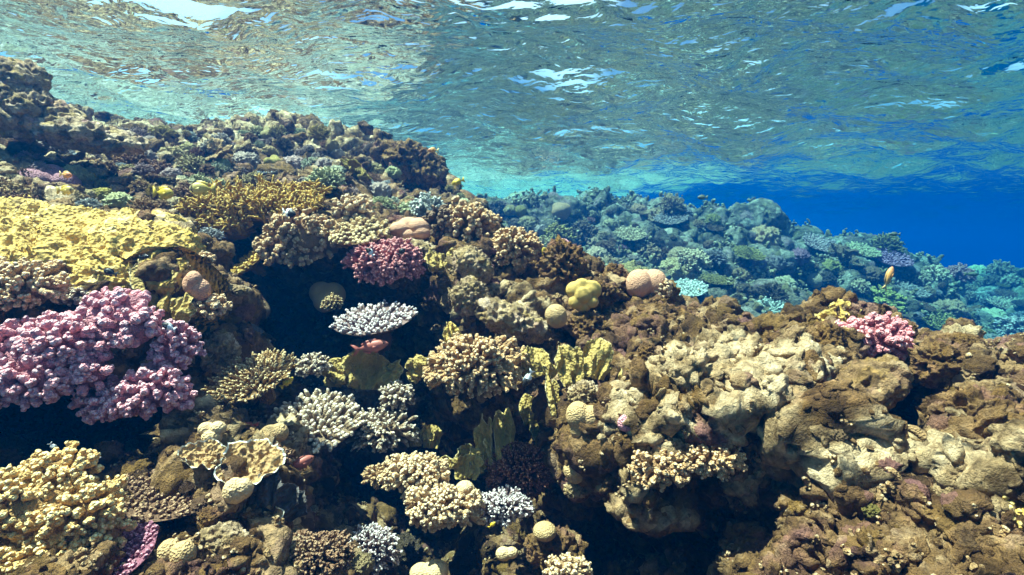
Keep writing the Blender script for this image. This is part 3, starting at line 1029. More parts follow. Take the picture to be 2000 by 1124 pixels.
def lobed(name, label, px, py, w, h, mat, balls, d=None, cat='coral', out=.35, fine=.012, group=None, sub=5, sharp=24.):
    """balls: (x, y, z, r) in units of half the width"""
    C, a, c, dd = spot(px, py, w, h, d, out)
    bs = np.array(balls, float) * a
    g = lobes(bs[:, :3], bs[:, 3], seed(), sub, fine, sharp)
    zs = g[0][:, 2]
    f = 2 * c / (zs.max() - zs.min())
    g[0][:, 2] *= f
    xs = g[0][:, 0]
    g[0][:, 0] *= 2 * a / (xs.max() - xs.min())
    lo = g[0][:, 2].min()
    g[0][:, 2] -= lo
    mid_ = (g[0][:, 0].max() + g[0][:, 0].min()) / 2
    g[0][:, 0] -= mid_
    return single(name, label, cat, g, mat, C - np.array([0, 0, c]), group)


def outcrop(name, label, px, py, w, h, mat, roll=0, yaw=0, d=None, amp=.28, knob=.10, cat='rock', bdepth=.8, out=.2, freq=1.5, kf=4.5, group=None, sub=6):
    C, a, c, dd = spot(px, py, w, h, d, out)
    g = rock(a * .93, (a + c) / 2 * bdepth, c * .93, seed(), amp, knob, sub, freq, kf)
    return single(name, label, cat, g, mat, C, group, (0, R(roll), R(yaw)))


B1 = [(0, 0, 0, 1)]
# ------------------------------------------------------------------ the corals of the near reef, left side
coral_bush('cauliflower_coral', 'largest mauve cauliflower coral at the left edge above the dark hollow', 95, 700, 260, 160, M['purple'], 11.5, 4, 1.0, fs=.9, lobe_list=[
    (-60, 40, 150, 100, 40), (-85, -15, 130, 100, 20), (20, 35, 140, 100, 35), (40, -30, 150, 100, 10), (-10, -35, 140, 90, 0), (90, 20, 90, 90, 20)], clump=.3, d=1.2)
coral_bush('cauliflower_coral', 'upper mauve cauliflower coral with rounded lobes just under the yellow mound', 232, 622, 180, 116, M['purple'], 12.5, 4, 1.0, fs=.9, lobe_list=[
    (-50, 12, 90, 80, 10), (0, -20, 110, 80, 0), (45, 15, 100, 90, 20), (0, 25, 90, 70, 25)], clump=.3, d=1.24)
coral_bush('cauliflower_coral', 'narrow mauve cauliflower coral at the right end of the mauve group', 342, 688, 86, 120, M['purple'], 9, 4, 1.0, fs=1.0, clump=.35, d=1.27)
coral_bush('cauliflower_coral', 'smaller mauve cauliflower coral hanging lowest in the mauve group', 272, 768, 200, 100, M['purple'], 10.5, 4, 1.0, fs=.9, lobe_list=[
    (-50, 14, 110, 76, 15), (40, -8, 120, 84, 10), (-5, 18, 90, 60, 25), (82, 12, 60, 60, 0)], clump=.3, d=1.22)
coral_bush('knob_coral', 'yellowish knobbly coral tucked between the yellow mound and the mauve colony at the left edge', 48, 565, 150, 110, M['paleyellow'], 9, 3)
coral_bush('knob_coral', 'small grey rosette coral between the yellow mound and the top of the mauve colony', 145, 582, 62, 40, M['white_tip'], 5, 3)


def encrust(name, label, cat, top, bot, mat, lift, rough_fn, nu=190, nv=110, sheet=None):
    """a colony or crust that has grown over the reef face: swells up from the rock and dies out at its rim"""
    sh = sheet or near
    x = np.linspace(top[0][0], top[-1][0], nu)
    ty = np.interp(x, [p[0] for p in top], [p[1] for p in top]) + 7 * pnoise(np.stack([x / 40, x * 0, x * 0 + 2.2], 1))
    by = np.interp(x, [p[0] for p in bot], [p[1] for p in bot]) + 9 * pnoise(np.stack([x / 40, x * 0, x * 0 + 8.2], 1))
    v = np.linspace(0, 1, nv)[:, None]
    PY = by + (ty - by) * v
    PX = np.broadcast_to(x[None], PY.shape)
    D = sh.f(PX, PY)
    P = at(PX, PY, D)
    n = grid_normals(P)
    u = np.linspace(-1, 1, nu)[None]
    e = np.minimum(1 - np.abs(u) ** 6, 1 - np.abs(2 * v - 1) ** 5)
    h = lift * np.sqrt(np.clip(e, 0, 1)) * (1 + .25 * fbm(P * 3.3, 2)) - lift * .5 * (1 - np.clip(e * 6, 0, 1))
    P = P + n * h[..., None]
    n = grid_normals(P)
    P = P + n * rough_fn(P)[..., None]
    C = P.reshape(-1, 3).mean(0)
    V = (P - C).reshape(-1, 3)
    back = (P - C - n * (lift * 1.5 + .05)).reshape(-1, 3)
    N_ = nu * nv
    rim = np.concatenate([np.arange(nu), np.arange(1, nv) * nu + nu - 1, (nv - 1) * nu + np.arange(nu - 1)[::-1], np.arange(nv - 1)[::-1][:-1] * nu])
    r2 = np.roll(rim, -1)
    F = [grid_faces(nv, nu), grid_faces(nv, nu, off=N_, flip=True), np.stack([r2, rim, rim + N_, r2 + N_], 1)]
    tp = (.62 + .45 * fbm(P * 5, 3) + .35 * fbm(P * 26, 3)).ravel()
    return single(name, label, cat, (np.concatenate([V, back]), F, np.clip(np.concatenate([tp, tp]), .12, .98)), mat, C)


def mound_rough(P):
    W = P + .04 * np.stack([pnoise(P * 6), pnoise(P * 6 + 3), pnoise(P * 6 + 6)], -1)
    z = W[..., 2] * 20 + .8 * W[..., 0] * 5 + 1.6 * pnoise(W * 5)
    saw = z - np.floor(z)
    ter = np.where(saw < .8, saw / .8, (1 - saw) / .2) - .5
    crack = 1 - smooth(.0, .12, np.abs(pnoise(W * (16, 16, 30) + 4)))
    return .85 * (.022 * ter * smooth(-.2, .3, pnoise(W * 4 + 9)) + .035 * fbm(W * 6, 3) + .02 * ridged(W * 12, 3) - .014 * crack + .008 * ridged(P * 45, 3))


encrust('fire_coral', 'big golden yellow cracked mound running off the left edge above the mauve corals', 'fire coral', [(-140, 418), (60, 424), (150, 446), (260, 462), (378, 474)], [(-140, 560), (60, 580), (200, 600), (300, 590), (378, 560)], M['fire_yellow'], .07, mound_rough)


blades('fire_coral', 'upright olive yellow fire coral crest at the right end of the yellow mound', 318, 560, 90, 130, M['fire'], [(-15, 0, 55, 120, 70, 5), (15, 10, 70, 100, 20, 10), (-30, -10, 50, 60, 40, -10), (25, -5, 60, 50, 0, 10)], d=1.38)
lobed('lobed_coral', 'smooth brownish pink lump beside the right end of the yellow mound', 384, 560, 52, 62, M['brain'], [(-.2, 0, .2, .7), (.3, 0, -.1, .7), (0, -.2, .5, .55)], d=1.45)
coral_bush('knob_coral', 'low cream knob coral below the brownish pink lump', 405, 600, 90, 50, M['paleyellow'], 7, 3, d=1.45)
outcrop('ledge_stone', 'small pale flat ledge stone jutting into the dark hollow right of the yellow mound', 462, 568, 62, 22, M['palerock'], 4, d=1.6, amp=.15)
outcrop('pale_rock', 'pale knobbly grey column under the cream knob coral on the left of the dark hollow', 430, 690, 66, 84, M['palerock'], 5, amp=.2, knob=.18, d=1.5)
blades('leaf_coral', 'thin brown leaf plate with a pale rim beside the grey column', 468, 645, 80, 40, M['bluelea'], [(0, 0, 84, 36, 8, 5)], d=1.7, cat='coral')
coral_table('table_coral', 'olive brown table coral with pale tips on the left of the dark hollow', 495, 738, 150, 104, M['olive_tip'], 190, 24, 3.1, d=1.42, lean=1.5, roll=-8)
coral_bush('finger_coral', 'small white tipped finger coral beside the green blades in the dark hollow', 612, 716, 66, 50, M['white_tip'], 5.5, 2, d=1.75, prof=FINGER)
blades('fire_coral', 'shaded olive green fire coral fan under the red fish', 705, 722, 135, 74, M['fire'], [(15, 0, 90, 74, 10, 4), (-45, 4, 60, 42, -20, -20), (-15, 2, 46, 62, 30, -6), (50, 8, 40, 52, -30, 16), (-40, 22, 46, 40, 35, -35)], d=1.8)
coral_table('table_coral', 'large bright white tipped table coral in the middle of the dark hollow', 620, 825, 160, 122, M['white_tip'], 165, 24, 4.8, d=1.6, lean=1.2, roll=6)
coral_bush('finger_coral', 'ragged white tipped coral with dark gaps right of the large white table coral', 745, 842, 130, 80, M['white_tip'], 5.5, 2, d=1.68, prof=FINGER, clump=.5, dens=.6)
coral_bush('finger_coral', 'small dense white finger coral above the ragged white coral', 777, 776, 70, 56, M['white_tip'], 6, 2, d=1.72, prof=FINGER)
blades('leaf_coral', 'two rounded grey green leaf blades right of the ragged white coral', 832, 848, 66, 50, M['fire'], [(10, 0, 42, 46, 10, 8), (-20, 0, 32, 36, -25, -14)], d=1.75, cat='coral')
coral_table('table_coral', 'white and violet tipped table coral standing out over the red fish', 732, 627, 158, 66, M['violet_tip'], 190, 16, 3.1, d=1.85, lean=.9, roll=-4)
lobed('lobed_coral', 'dim grey lobed coral in the shade left of the violet tipped table', 640, 580, 70, 60, M['tanbrain'], [(-.3, 0, .2, .6), (.3, 0, .1, .65), (0, -.3, -.2, .6)], d=2.2)
coral_bush('finger_coral', 'small dim branching coral in front of the grey lobed coral', 650, 594, 40, 34, M['olive_tip'], 3.5, 2, d=2.02, prof=FINGER)

# top middle of the near reef
coral_bush('cauliflower_coral', 'rosy pink cauliflower coral at the top of the dark hollow', 757, 517, 145, 88, M['pink'], 6.5, 5, d=2.05)
coral_bush('cauliflower_coral', 'tan cauliflower coral under the pale dome, left of the rosy pink coral', 592, 472, 160, 100, M['cream'], 8, 4, d=2.1, lobe_list=[(-10, -15, 120, 80, 0), (-40, 18, 90, 60, 10), (40, 0, 80, 80, -8), (0, 30, 70, 44, 14)])
coral_bush('cauliflower_coral', 'bright pale cream dome coral at the right end of the yellow branching coral', 690, 412, 84, 62, M['paleyellow'], 8, 4, d=2.25)
coral_table('table_coral', 'cream finger table below the bright pale dome', 702, 456, 118, 54, M['olive_tip'], 100, 15, 5, d=2.1, lean=1.1)
coral_bush('cauliflower_coral', 'tan cauliflower coral with a dark brown left side on the skyline', 918, 446, 120, 96, M['cream'], 9, 4, d=2.3)
coral_bush('cauliflower_coral', 'dark brown cauliflower coral touching the left side of the tan skyline colony', 862, 440, 64, 72, M['brownbush'], 8, 4, d=2.27)
coral_bush('cauliflower_coral', 'cream cauliflower coral on the skyline just left of the rock pillar', 1002, 488, 100, 84, M['cream'], 7, 4, d=2.2)
lobed('brain_coral', 'smooth pinkish folded brain coral between the pale dome and the dark brown coral', 803, 448, 82, 48, M['brain'], [(-.45, -.2, 0, .5), (.35, 0, .15, .6), (.5, -.2, -.2, .45), (-.1, .1, .25, .55), (-.1, -.3, -.35, .4)], d=2.35, sharp=34)
outcrop('pale_rock', 'pale sunlit sandy ledge under the pinkish folded brain coral', 820, 490, 90, 40, M['palerock'], 18, d=2.25, amp=.15)
blades('fire_coral', 'dark olive fire coral blades right of the rosy pink coral', 868, 503, 70, 50, M['fire'], [(-12, 0, 44, 44, 20, -10), (14, 0, 46, 48, -20, 12), (0, -8, 40, 36, 60, 0)], d=2.15)


def net_coral(label, px, py, w, h, n, sd, d, tilt=.5):
    C, a, c, dd = spot(px, py, w, h, d)
    rg = np.random.default_rng(sd)
    s_ = dd / FPX
    root = thing('branching_coral', label, 'fire coral', C - np.array([0, 0, c]))
    p = np.stack([rg.uniform(-1, 1, n) * a * .95, rg.uniform(-.45, .5, n) * a * .7, np.zeros(n)], 1)
    rr = np.clip(1 - (p[:, 0] / a) ** 2, 0.15, 1)
    p[:, 2] = c + (c * .5 * rr) * rg.uniform(-1, .6, n) + p[:, 1] * .55
    dirs = np.stack([rg.normal(size=n) * .55 - .1, rg.normal(size=n) * .35 - .45, np.full(n, .8)], 1)
    L = rg.uniform(16, 30, n) * s_
    st = fingers(p, dirs, L, 3.3 * s_, FINGER, 6, sd, bend=.3, t0=.15)
    x, y, z = frames(dirs)
    kids = []
    for j in range(3):
        an = rg.uniform(0, 6.28, n)
        dk = z + (x * np.cos(an)[:, None] + y * np.sin(an)[:, None]) * 1.0
        kids.append(fingers(p + z * (L * rg.uniform(.35, .8, n))[:, None], dk, L * rg.uniform(.4, .65, n), 2.8 * s_, FINGER, 6, sd + j, bend=.3, t0=.45))
    part('branches', join([st] + kids), M['net'], root)
    part('base', stone_foot(a * .95, a * .42, c * .55, sd), M['net'], root, (0, a * .12, c * .72))


net_coral('broad bright yellow branching fire coral spread along the sunny shelf', 505, 402, 260, 92, 520, 11, 2.2)
net_coral('drooping yellow branching coral in shade under the broad yellow one', 425, 445, 130, 60, 130, 12, 2.15)
coral_table('table_coral', 'thin tilted yellow finger plate hanging in the dark left of the tan cauliflower coral', 487, 512, 84, 46, M['net'], 60, 11, 4, d=2.1, roll=-32)
coral_bush('knob_coral', 'small dim knob coral just right of the yellow mound', 398, 508, 52, 32, M['paleyellow'], 6, 2, d=1.75)

# ------------------------------------------------------------------ middle of the near reef
outcrop('rubble_ridge', 'thick curved arm of pale rubble rock below the cream skyline coral', 1000, 625, 160, 62, M['palerock'], 20, d=1.82, amp=.18, knob=.14)
outcrop('rubble_ridge', 'pale knobbly rock end standing upright left of the thick rubble arm', 918, 580, 70, 76, M['palerock'], 12, d=1.85, amp=.2, knob=.16)
outcrop('rock', 'mauve crusted slanting rock below the tan skyline coral', 925, 520, 90, 62, M['palerock'], 38, d=2.12, amp=.22)
outcrop('rock_pillar', 'dark rugged rock pillar on the skyline right of the cream coral', 1100, 525, 84, 112, M['rock'], -12, d=2.08, amp=.3, knob=.2, kf=6)
lobed('lobed_coral', 'small mauve lump perched on top of the rugged rock pillar', 1092, 481, 44, 30, M['purple'], [(-.3, 0, 0, .6), (.3, 0, .1, .65)], d=2.1)
outcrop('rock_pillar', 'small crooked rock spike between the pillar and the pinkish round brain coral', 1200, 545, 44, 62, M['rock'], 8, d=2.05, amp=.32, knob=.2)
outcrop('rock', 'low brown rubble rock right of the rugged pillar', 1175, 575, 70, 50, M['rock'], 0, d=2.02, amp=.3, knob=.2)
lobed('brain_coral', 'large pinkish round brain coral with a cleft on the skyline', 1262, 555, 82, 58, M['brain'], [(-.38, -.1, 0, .62), (.38, .05, .02, .60), (0, .2, .1, .5)], d=1.95, sharp=40)
coral_bush('knob_coral', 'yellowish knob crust on the right side of the pinkish round brain coral', 1296, 568, 32, 52, M['paleyellow'], 6, 2, d=1.93)
lobed('lobed_coral', 'bright yellow many lobed coral beside the pale ball coral', 1140, 578, 70, 68, M['yellowlobe'], [(-.42, 0, .35, .46), (-.05, .1, .55, .42), (.42, 0, .35, .52), (-.05, -.30, .1, .46), (.42, -.25, -.25, .34), (-.36, -.2, -.25, .40), (0, 0, -.45, .42)], d=1.82, sharp=26, fine=.02)
lobed('ball_coral', 'smooth pale ball coral left of the yellow lobed coral', 1086, 618, 44, 48, M['tanbrain'], [(0, 0, 0, 1), (.1, 0, -.3, .95)], d=1.80, fine=.03)
outcrop('rock', 'brown craggy rock under the yellow lobed coral', 1150, 640, 80, 60, M['rock'], 0, d=1.82, amp=.28, knob=.2)
outcrop('rock_shelf', 'long overhanging brown rock shelf over a dark cave right of the yellow lobed coral', 1290, 625, 190, 62, M['rock'], 8, d=1.88, amp=.25, knob=.12)
outcrop('rock_shelf', 'rounded brown rock supporting the pinkish round brain coral', 1262, 600, 100, 44, M['rock'], -4, d=1.93, amp=.25, knob=.16)
outcrop('rock', 'upright brown rock tooth under the long rock shelf', 1265, 700, 42, 66, M['rock'], -6, d=1.66, amp=.25, knob=.14)
coral_bush('cauliflower_coral', 'large tan finger coral with stubby branches in the centre of the reef', 932, 718, 190, 112, M['cream'], 8.5, 4, d=1.58, bdepth=.75)
blades('fire_coral', 'pale yellow fire coral blade standing behind the large tan finger coral', 893, 662, 56, 70, M['fire_yellow'], [(0, 0, 44, 70, 25, -8), (-14, -4, 36, 46, -30, -14)], d=1.72)
blades('fire_coral', 'yellow green fire coral blades at the left edge of the large tan finger coral', 838, 710, 70, 54, M['fire'], [(-10, 6, 44, 42, 20, -30), (14, 0, 46, 44, -10, -10), (-20, -8, 30, 28, 50, -40)], d=1.66)
blades('fire_coral', 'stubby yellow green fire coral blades just right of the large tan finger coral', 1058, 702, 76, 64, M['fire'], [(-6, 0, 60, 62, 15, -6), (18, -6, 40, 56, 60, 8), (-24, -4, 34, 40, -30, -12)], d=1.58)
blades('fire_coral', 'tallest yellow green fire coral blades with scalloped pale rims below the yellow lobed coral', 1140, 712, 100, 118, M['fire'], [(-22, 20, 60, 80, 10, -6), (20, 30, 58, 86, -15, 8), (0, 0, 66, 80, 5, 2), (38, -10, 50, 70, -35, 22)], d=1.5)
blades('fire_coral', 'narrow yellow fire coral strip hanging below the stubby blades', 1085, 775, 46, 80, M['fire'], [(0, 0, 34, 80, 30, 4), (8, -6, 30, 50, -40, 16)], d=1.52)
blades('fire_coral', 'yellow green fire coral blades running down right of the grey rock knob', 1192, 775, 50, 64, M['fire'], [(0, 0, 36, 64, -30, 14), (10, -8, 40, 36, 20, 20)], d=1.45)
blades('fire_coral', 'ragged yellow fire coral blades rising out of the dark centre hollow', 966, 862, 110, 150, M['fire'], [(20, 40, 50, 100, 15, 6), (-20, 30, 44, 90, -25, -6), (-45, 20, 40, 50, 40, -20), (22, -10, 26, 90, 70, 0), (40, -14, 40, 34, 0, 40)], d=1.62)
blades('fire_coral', 'dim olive fire coral strip dangling between the two yellow clumps', 1045, 810, 64, 90, M['fire'], [(-6, 30, 46, 56, 10, -4), (6, -10, 26, 70, 40, 6), (20, -6, 30, 24, -20, 30)], d=1.7)
blades('fire_coral', 'low olive fire coral blades left of the ragged yellow clump', 900, 905, 90, 56, M['fire'], [(10, 0, 60, 48, 10, 6), (-25, 14, 40, 26, -20, -20), (30, 4, 40, 46, 40, 10)], d=1.6)
outcrop('rock', 'rough grey rock knob above the tan dimpled brain coral', 1140, 772, 62, 54, M['palerock'], 0, d=1.4, amp=.25, knob=.2)
lobed('brain_coral', 'tan dimpled brain coral under the grey rock knob', 1140, 822, 70, 76, M['tanbrain'], [(-.3, 0, .2, .66), (.35, -.1, .1, .6), (-.2, 0, -.4, .55)], d=1.36)
lobed('lobed_coral', 'pale cream loop shaped lobed coral right of the dimpled brain coral', 1200, 850, 56, 52, M['palelobe'], [(-.4, 0, .35, .42), (.25, -.1, .4, .42), (.45, -.1, -.15, .36), (.2, -.1, -.55, .34)], d=1.28, sharp=40)
lobed('lobed_coral', 'cluster of pale pinkish cream lobes on the pale rock shoulder', 1262, 830, 86, 72, M['palelobe'], [(-.4, 0, .4, .42), (.1, -.1, .55, .4), (.5, 0, .25, .44), (.1, -.35, .0, .40), (-.5, -.2, -.25, .36), (.5, -.2, -.4, .36), (0, -.3, -.5, .38)], d=1.26, sharp=40)
lobed('lobed_coral', 'small mauve lobe between the cream loop and the pale lobe cluster', 1222, 825, 32, 38, M['purple'], [(0, 0, 0, .8), (.2, 0, .4, .6)], d=1.3)
lobed('ball_coral', 'small round dimpled ball coral on the rock edge above the lower dark cave', 1121, 922, 42, 46, M['tanbrain'], [(0, 0, 0, 1), (.15, 0, -.4, .9)], d=1.3, fine=.03)
outcrop('pale_rock', 'little white crusted rock just under the small dimpled ball coral', 1132, 952, 64, 32, M['palerock'], -12, d=1.34, amp=.2, knob=.2)
coral_bush('knob_coral', 'cream knobbly crust on the lip of the lower dark cave', 1290, 915, 120, 70, M['cream'], 9, 3, d=1.15, clump=.4)
coral_bush('knob_coral', 'small hanging knob coral under the cream knobbly crust', 1262, 958, 52, 40, M['paleyellow'], 9, 3, d=1.16)
coral_bush('knob_coral', 'pale knobbly crust trailing right along the lip of the lower dark cave', 1385, 900, 130, 60, M['cream'], 8, 3, d=1.12, clump=.4)
coral_bush('cauliflower_coral', 'upper half of the cream branching coral in the lower centre', 812, 928, 130, 78, M['paleyellow'], 8, 4, d=1.5)
coral_bush('cauliflower_coral', 'lower half of the cream branching coral in the lower centre', 868, 992, 150, 78, M['paleyellow'], 8, 4, d=1.42)
coral_bush('finger_coral', 'small tan finger coral at the left tip of the cream branching coral', 735, 930, 56, 44, M['cream'], 5, 2, d=1.52, prof=FINGER)
lobed('lobed_coral', 'pale grey rough lump at the right end of the cream branching coral', 915, 968, 54, 60, M['palelobe'], [(-.2, 0, .3, .65), (.2, 0, -.2, .7)], d=1.44, fine=.08)
coral_bush('finger_coral', 'dark rusty brown fine branched coral in the lower dark hollow', 1020, 920, 150, 110, M['rust'], 5, 3, d=1.62, prof=FINGER, dens=.8)
coral_bush('finger_coral', 'small pale tipped branched coral below the rusty brown coral', 985, 990, 110, 60, M['violet_tip'], 5, 3, d=1.5, prof=FINGER, clump=.4)
outcrop('rock', 'shaded grey rock with pale patches at the bottom centre', 1085, 1072, 120, 80, M['rock'], 10, d=1.4, amp=.28, knob=.18)
lobed('brain_coral', 'dim grey brain coral on the shaded rock at the bottom centre', 1064, 1038, 46, 34, M['tanbrain'], B1, d=1.36)
coral_bush('knob_coral', 'yellow lit knob coral at the bottom edge below the shaded rock', 1110, 1112, 90, 44, M['paleyellow'], 7, 3, d=1.12)
lobed('lobed_coral', 'white two lobed lump at the bottom edge left of the shaded rock', 838, 1116, 76, 40, M['palelobe'], [(-.4, 0, 0, .55), (.3, 0, .1, .65)], d=1.4)
lobed('lobed_coral', 'pale small lump beside the shaded rock at the bottom centre', 990, 1082, 44, 26, M['palelobe'], [(-.2, 0, 0, .6), (.4, 0, .1, .5)], d=1.3)

# ------------------------------------------------------------------ right foreground
outcrop('slab_rock', 'smooth tilted slab rock like a pointed snout below the bright pink coral', 1662, 768, 240, 96, M['slab'], -27, d=1.26, amp=.16, knob=.10)
outcrop('rock_post', 'rough pale rock post leaning under the tilted slab', 1650, 895, 60, 110, M['slab'], -18, d=1.14, amp=.2, knob=.18)
coral_bush('cauliflower_coral', 'bright pink coral with rounded lobes on the right skyline', 1702, 662, 150, 88, M['hotpink'], 10, 3, d=1.45, bdepth=.7)
blades('fire_coral', 'golden fire coral crown on the skyline left of the bright pink coral', 1640, 612, 90, 50, M['fire_yellow'], [(-20, 0, 50, 34, 10, -10), (10, 0, 56, 52, -10, 4), (34, -10, 40, 36, 20, 12)], d=1.55)
outcrop('rock', 'dark rock under the golden fire coral crown', 1612, 672, 74, 90, M['rock'], 14, d=1.52, amp=.25)
outcrop('rock', 'small golden topped rock just right of the bright pink coral', 1760, 646, 60, 46, M['rock'], 0, d=1.5, amp=.25)
outcrop('boulder', 'rugged brown boulder right of the bright pink coral', 1835, 712, 100, 90, M['rock'], 10, d=1.36, amp=.4, knob=.2, freq=2)
outcrop('boulder', 'golden lit boulder on the skyline near the right edge', 1880, 672, 100, 40, M['rock'], 12, d=1.46, amp=.22)
outcrop('boulder', 'banded pale boulder at the right edge', 1955, 715, 110, 64, M['palerock'], 8, d=1.36, amp=.2)
outcrop('boulder', 'large dark ribbed boulder below the banded boulder at the right edge', 1915, 830, 190, 120, M['rock'], 14, d=1.2, amp=.4, knob=.2, freq=2.2)
coral_bush('knob_coral', 'golden knob coral crust at the right edge below the dark ribbed boulder', 1955, 1000, 130, 76, M['fire_yellow'], 11, 3, d=.93)
coral_bush('knob_coral', 'golden knob coral crust at the bottom right corner', 1830, 1095, 150, 50, M['fire_yellow'], 9, 3, d=.93)
outcrop('pale_rock', 'pale lit stone pair at the bottom edge under the lower dark cave', 1590, 1075, 120, 60, M['palerock'], 0, d=1.05, amp=.25, knob=.2)

# ------------------------------------------------------------------ bottom left
coral_bush('cauliflower_coral', 'large cream branching coral in the bottom left corner', 110, 992, 280, 190, M['yellowcream'], 12, 4, d=.98, lobe_list=[
    (-60, -20, 150, 120, 20), (0, -55, 130, 110, -10), (60, 0, 150, 120, 20), (-70, 55, 150, 90, 40), (30, 60, 170, 80, 45), (95, 40, 110, 80, 20), (-110, 10, 90, 110, 10)])
coral_table('table_coral', 'brown mauve table coral of fine branchlets beside the large cream corner coral', 330, 962, 225, 116, M['browntable'], 330, 11, 4.2, d=1.12, lean=.4, roll=8)
coral_table('table_coral', 'pink and purple table coral cut by the bottom edge', 210, 1102, 200, 84, M['mauvetable'], 210, 12, 4.2, d=.93, lean=.6, roll=-14, tilt=R(16))
lobed('brain_coral', 'tan twin lobed brain coral near the bottom edge', 346, 1082, 74, 56, M['tanbrain'], [(-.4, 0, .1, .6), (.4, -.1, .05, .62), (0, .1, -.1, .5)], d=.95, sharp=40)
lobed('lobed_coral', 'smooth yellow dome cut by the bottom edge below the twin brain coral', 305, 1120, 90, 36, M['yellowlobe'], [(-.3, 0, 0, .7), (.4, 0, -.1, .6)], d=.9)
lobed('lobed_coral', 'ribbed pale cream lobed coral above the white rimmed plates', 415, 846, 54, 46, M['palelobe'], [(-.4, 0, .3, .5), (.3, 0, .35, .5), (0, -.2, -.2, .6)], d=1.18, sharp=40)


def rim_plate(label, px, py, w, h, d, roll=0, tilt=35):
    C, a, c, dd = spot(px, py, w, h, d)
    sd = seed()
    nr_, na = 26, 90
    A = np.arange(na) / na * 6.28318
    ct = np.stack([np.cos(A), np.sin(A), 0 * A], 1)
    e = 1 + .30 * pnoise(ct * 1.6 + sd) + .14 * pnoise(ct * 4.1 + sd)
    t_ = np.linspace(.02, 1, nr_)[:, None]
    X = np.cos(A)[None] * t_ * a * e; Y = np.sin(A)[None] * t_ * a * .85 * e
    Q = np.stack([X, Y, 0 * X + sd], -1) / a
    Z = a * (.26 * fbm(Q * 2.0, 3) + .22 * (.5 - worley(Q * 4)) * (1 - t_ ** 4) + .05 * ridged(Q * 7, 2) + .22 * t_ ** 4 - .1)
    up = np.stack([X, Y, Z], -1)
    th = a * np.interp(t_[:, 0], [0, .6, .97, 1], [.35, .14, .06, .02])
    dn = up.copy(); dn[..., 2] -= th[:, None]
    V = np.concatenate([up.reshape(-1, 3), dn.reshape(-1, 3)])
    n = nr_ * na
    ii = np.arange(na); rim = (nr_ - 1) * na
    F = [grid_faces(nr_, na, wrap=True), grid_faces(nr_, na, off=n, wrap=True, flip=True), np.stack([rim + ii, n + rim + ii, n + rim + (ii + 1) % na, rim + (ii + 1) % na], 1)]
    tp = np.repeat(np.where(t_ > .95, 1.0, .5 + .2 * np.sin(t_ * 9)), na, 1)
    tp = np.concatenate([tp.ravel(), tp.ravel()])
    return single('plate_coral', label, 'coral', (V, F, tp), M['plate'], C, None, (R(tilt), R(roll), 0))


rim_plate('white rimmed crust plate on the pale slope above the slate leaf coral', 488, 905, 120, 70, 1.15, 12, 25)
rim_plate('white rimmed crust plate below the slate leaf coral', 512, 1025, 90, 80, 1.06, -16, 35)
rim_plate('small pale rimmed plate at the left of the pale slope', 400, 890, 80, 50, 1.16, 20, 25)
blades('leaf_coral', 'dark slate blue leaf coral of overlapping thin blades beside the white rimmed plates', 526, 972, 84, 84, M['bluelea'], [(-14, 30, 60, 60, 20, 20), (8, 14, 66, 60, 5, 34), (20, 0, 60, 56, -10, 46), (-10, -4, 60, 54, 10, 24)], d=1.12, cat='coral')
lobed('lobed_coral', 'pale grooved lump between the brown table and the slate leaf coral', 466, 958, 56, 52, M['palelobe'], [(-.2, -.1, .1, .75), (.3, 0, .2, .6)], d=1.1, fine=.05)
outcrop('pale_rock', 'rounded brown rock under the right edge of the brown mauve table', 418, 1010, 60, 44, M['rock'], 0, d=1.06)
outcrop('pale_rock', 'pale slanting rock below the twin brain coral side of the white rimmed plates', 440, 1055, 100, 60, M['palerock'], 20, d=1.0, amp=.25)
coral_bush('finger_coral', 'pinkish brown fine knob coral patch at the bottom left of the centre', 610, 1085, 170, 70, M['browntable'], 6, 3, d=1.1, prof=KNOB)
coral_bush('finger_coral', 'dim violet tipped finger coral at the bottom left of the dark hollow', 720, 1075, 120, 90, M['violet_tip'], 4.5, 2, d=1.45, prof=FINGER, dens=.6)
coral_bush('knob_coral', 'yellow knob coral right of the white rimmed crust plate', 552, 895, 50, 36, M['browntable'], 6, 3, d=1.25)
outcrop('pale_rock', 'white topped stone above the pinkish knob patch at the bottom', 570, 1070, 80, 40, M['palerock'], -6, d=1.08)
lobed('lobed_coral', 'dim brown lump in shade below the olive brown table coral', 535, 850, 56, 46, M['tanbrain'], [(-.2, 0, 0, .7), (.3, 0, .2, .6)], d=1.4)

# upper left
def upper_outcrop():
    C, a, c, dd = spot(20, 185, 200, 140, 2.2)
    s_ = dd / FPX
    root = thing('reef_outcrop', 'tall pale layered reef outcrop at the upper left edge below the surface', 'rock', C - np.array([0, 0, c]))
    for (ox, oz, w, h, roll, fw, tx) in [(70, 4, 250, 44, 5, 10, 24), (150, -14, 220, 40, 6, -10, 24), (70, 24, 120, 60, 20, 0, 26), (-20, 34, 190, 74, 4, 20, 30), (-30, 74, 170, 66, 10, 0, 24), (30, 66, 90, 50, 24, 22, 34), (-40, 112, 150, 56, 14, -10, 20), (20, 100, 100, 56, 20, 8, 28), (60, 44, 70, 44, 16, 30, 30), (-60, 60, 90, 44, 6, 50, 34)]:
        part('rock_slab', rock(w * s_ / 2, h * s_ * .9, h * s_ / 2, seed(), .26, .12, 5, 1.8, 5), M['palerock'], root, (ox * s_, -fw * s_, oz * s_), (R(tx), R(roll), 0))


upper_outcrop()
outcrop('rock', 'bulky dark rock shoulder at the right end of the near reef crest', 805, 322, 150, 70, M['rock'], 20, d=3.75, amp=.35, knob=.16, freq=2)


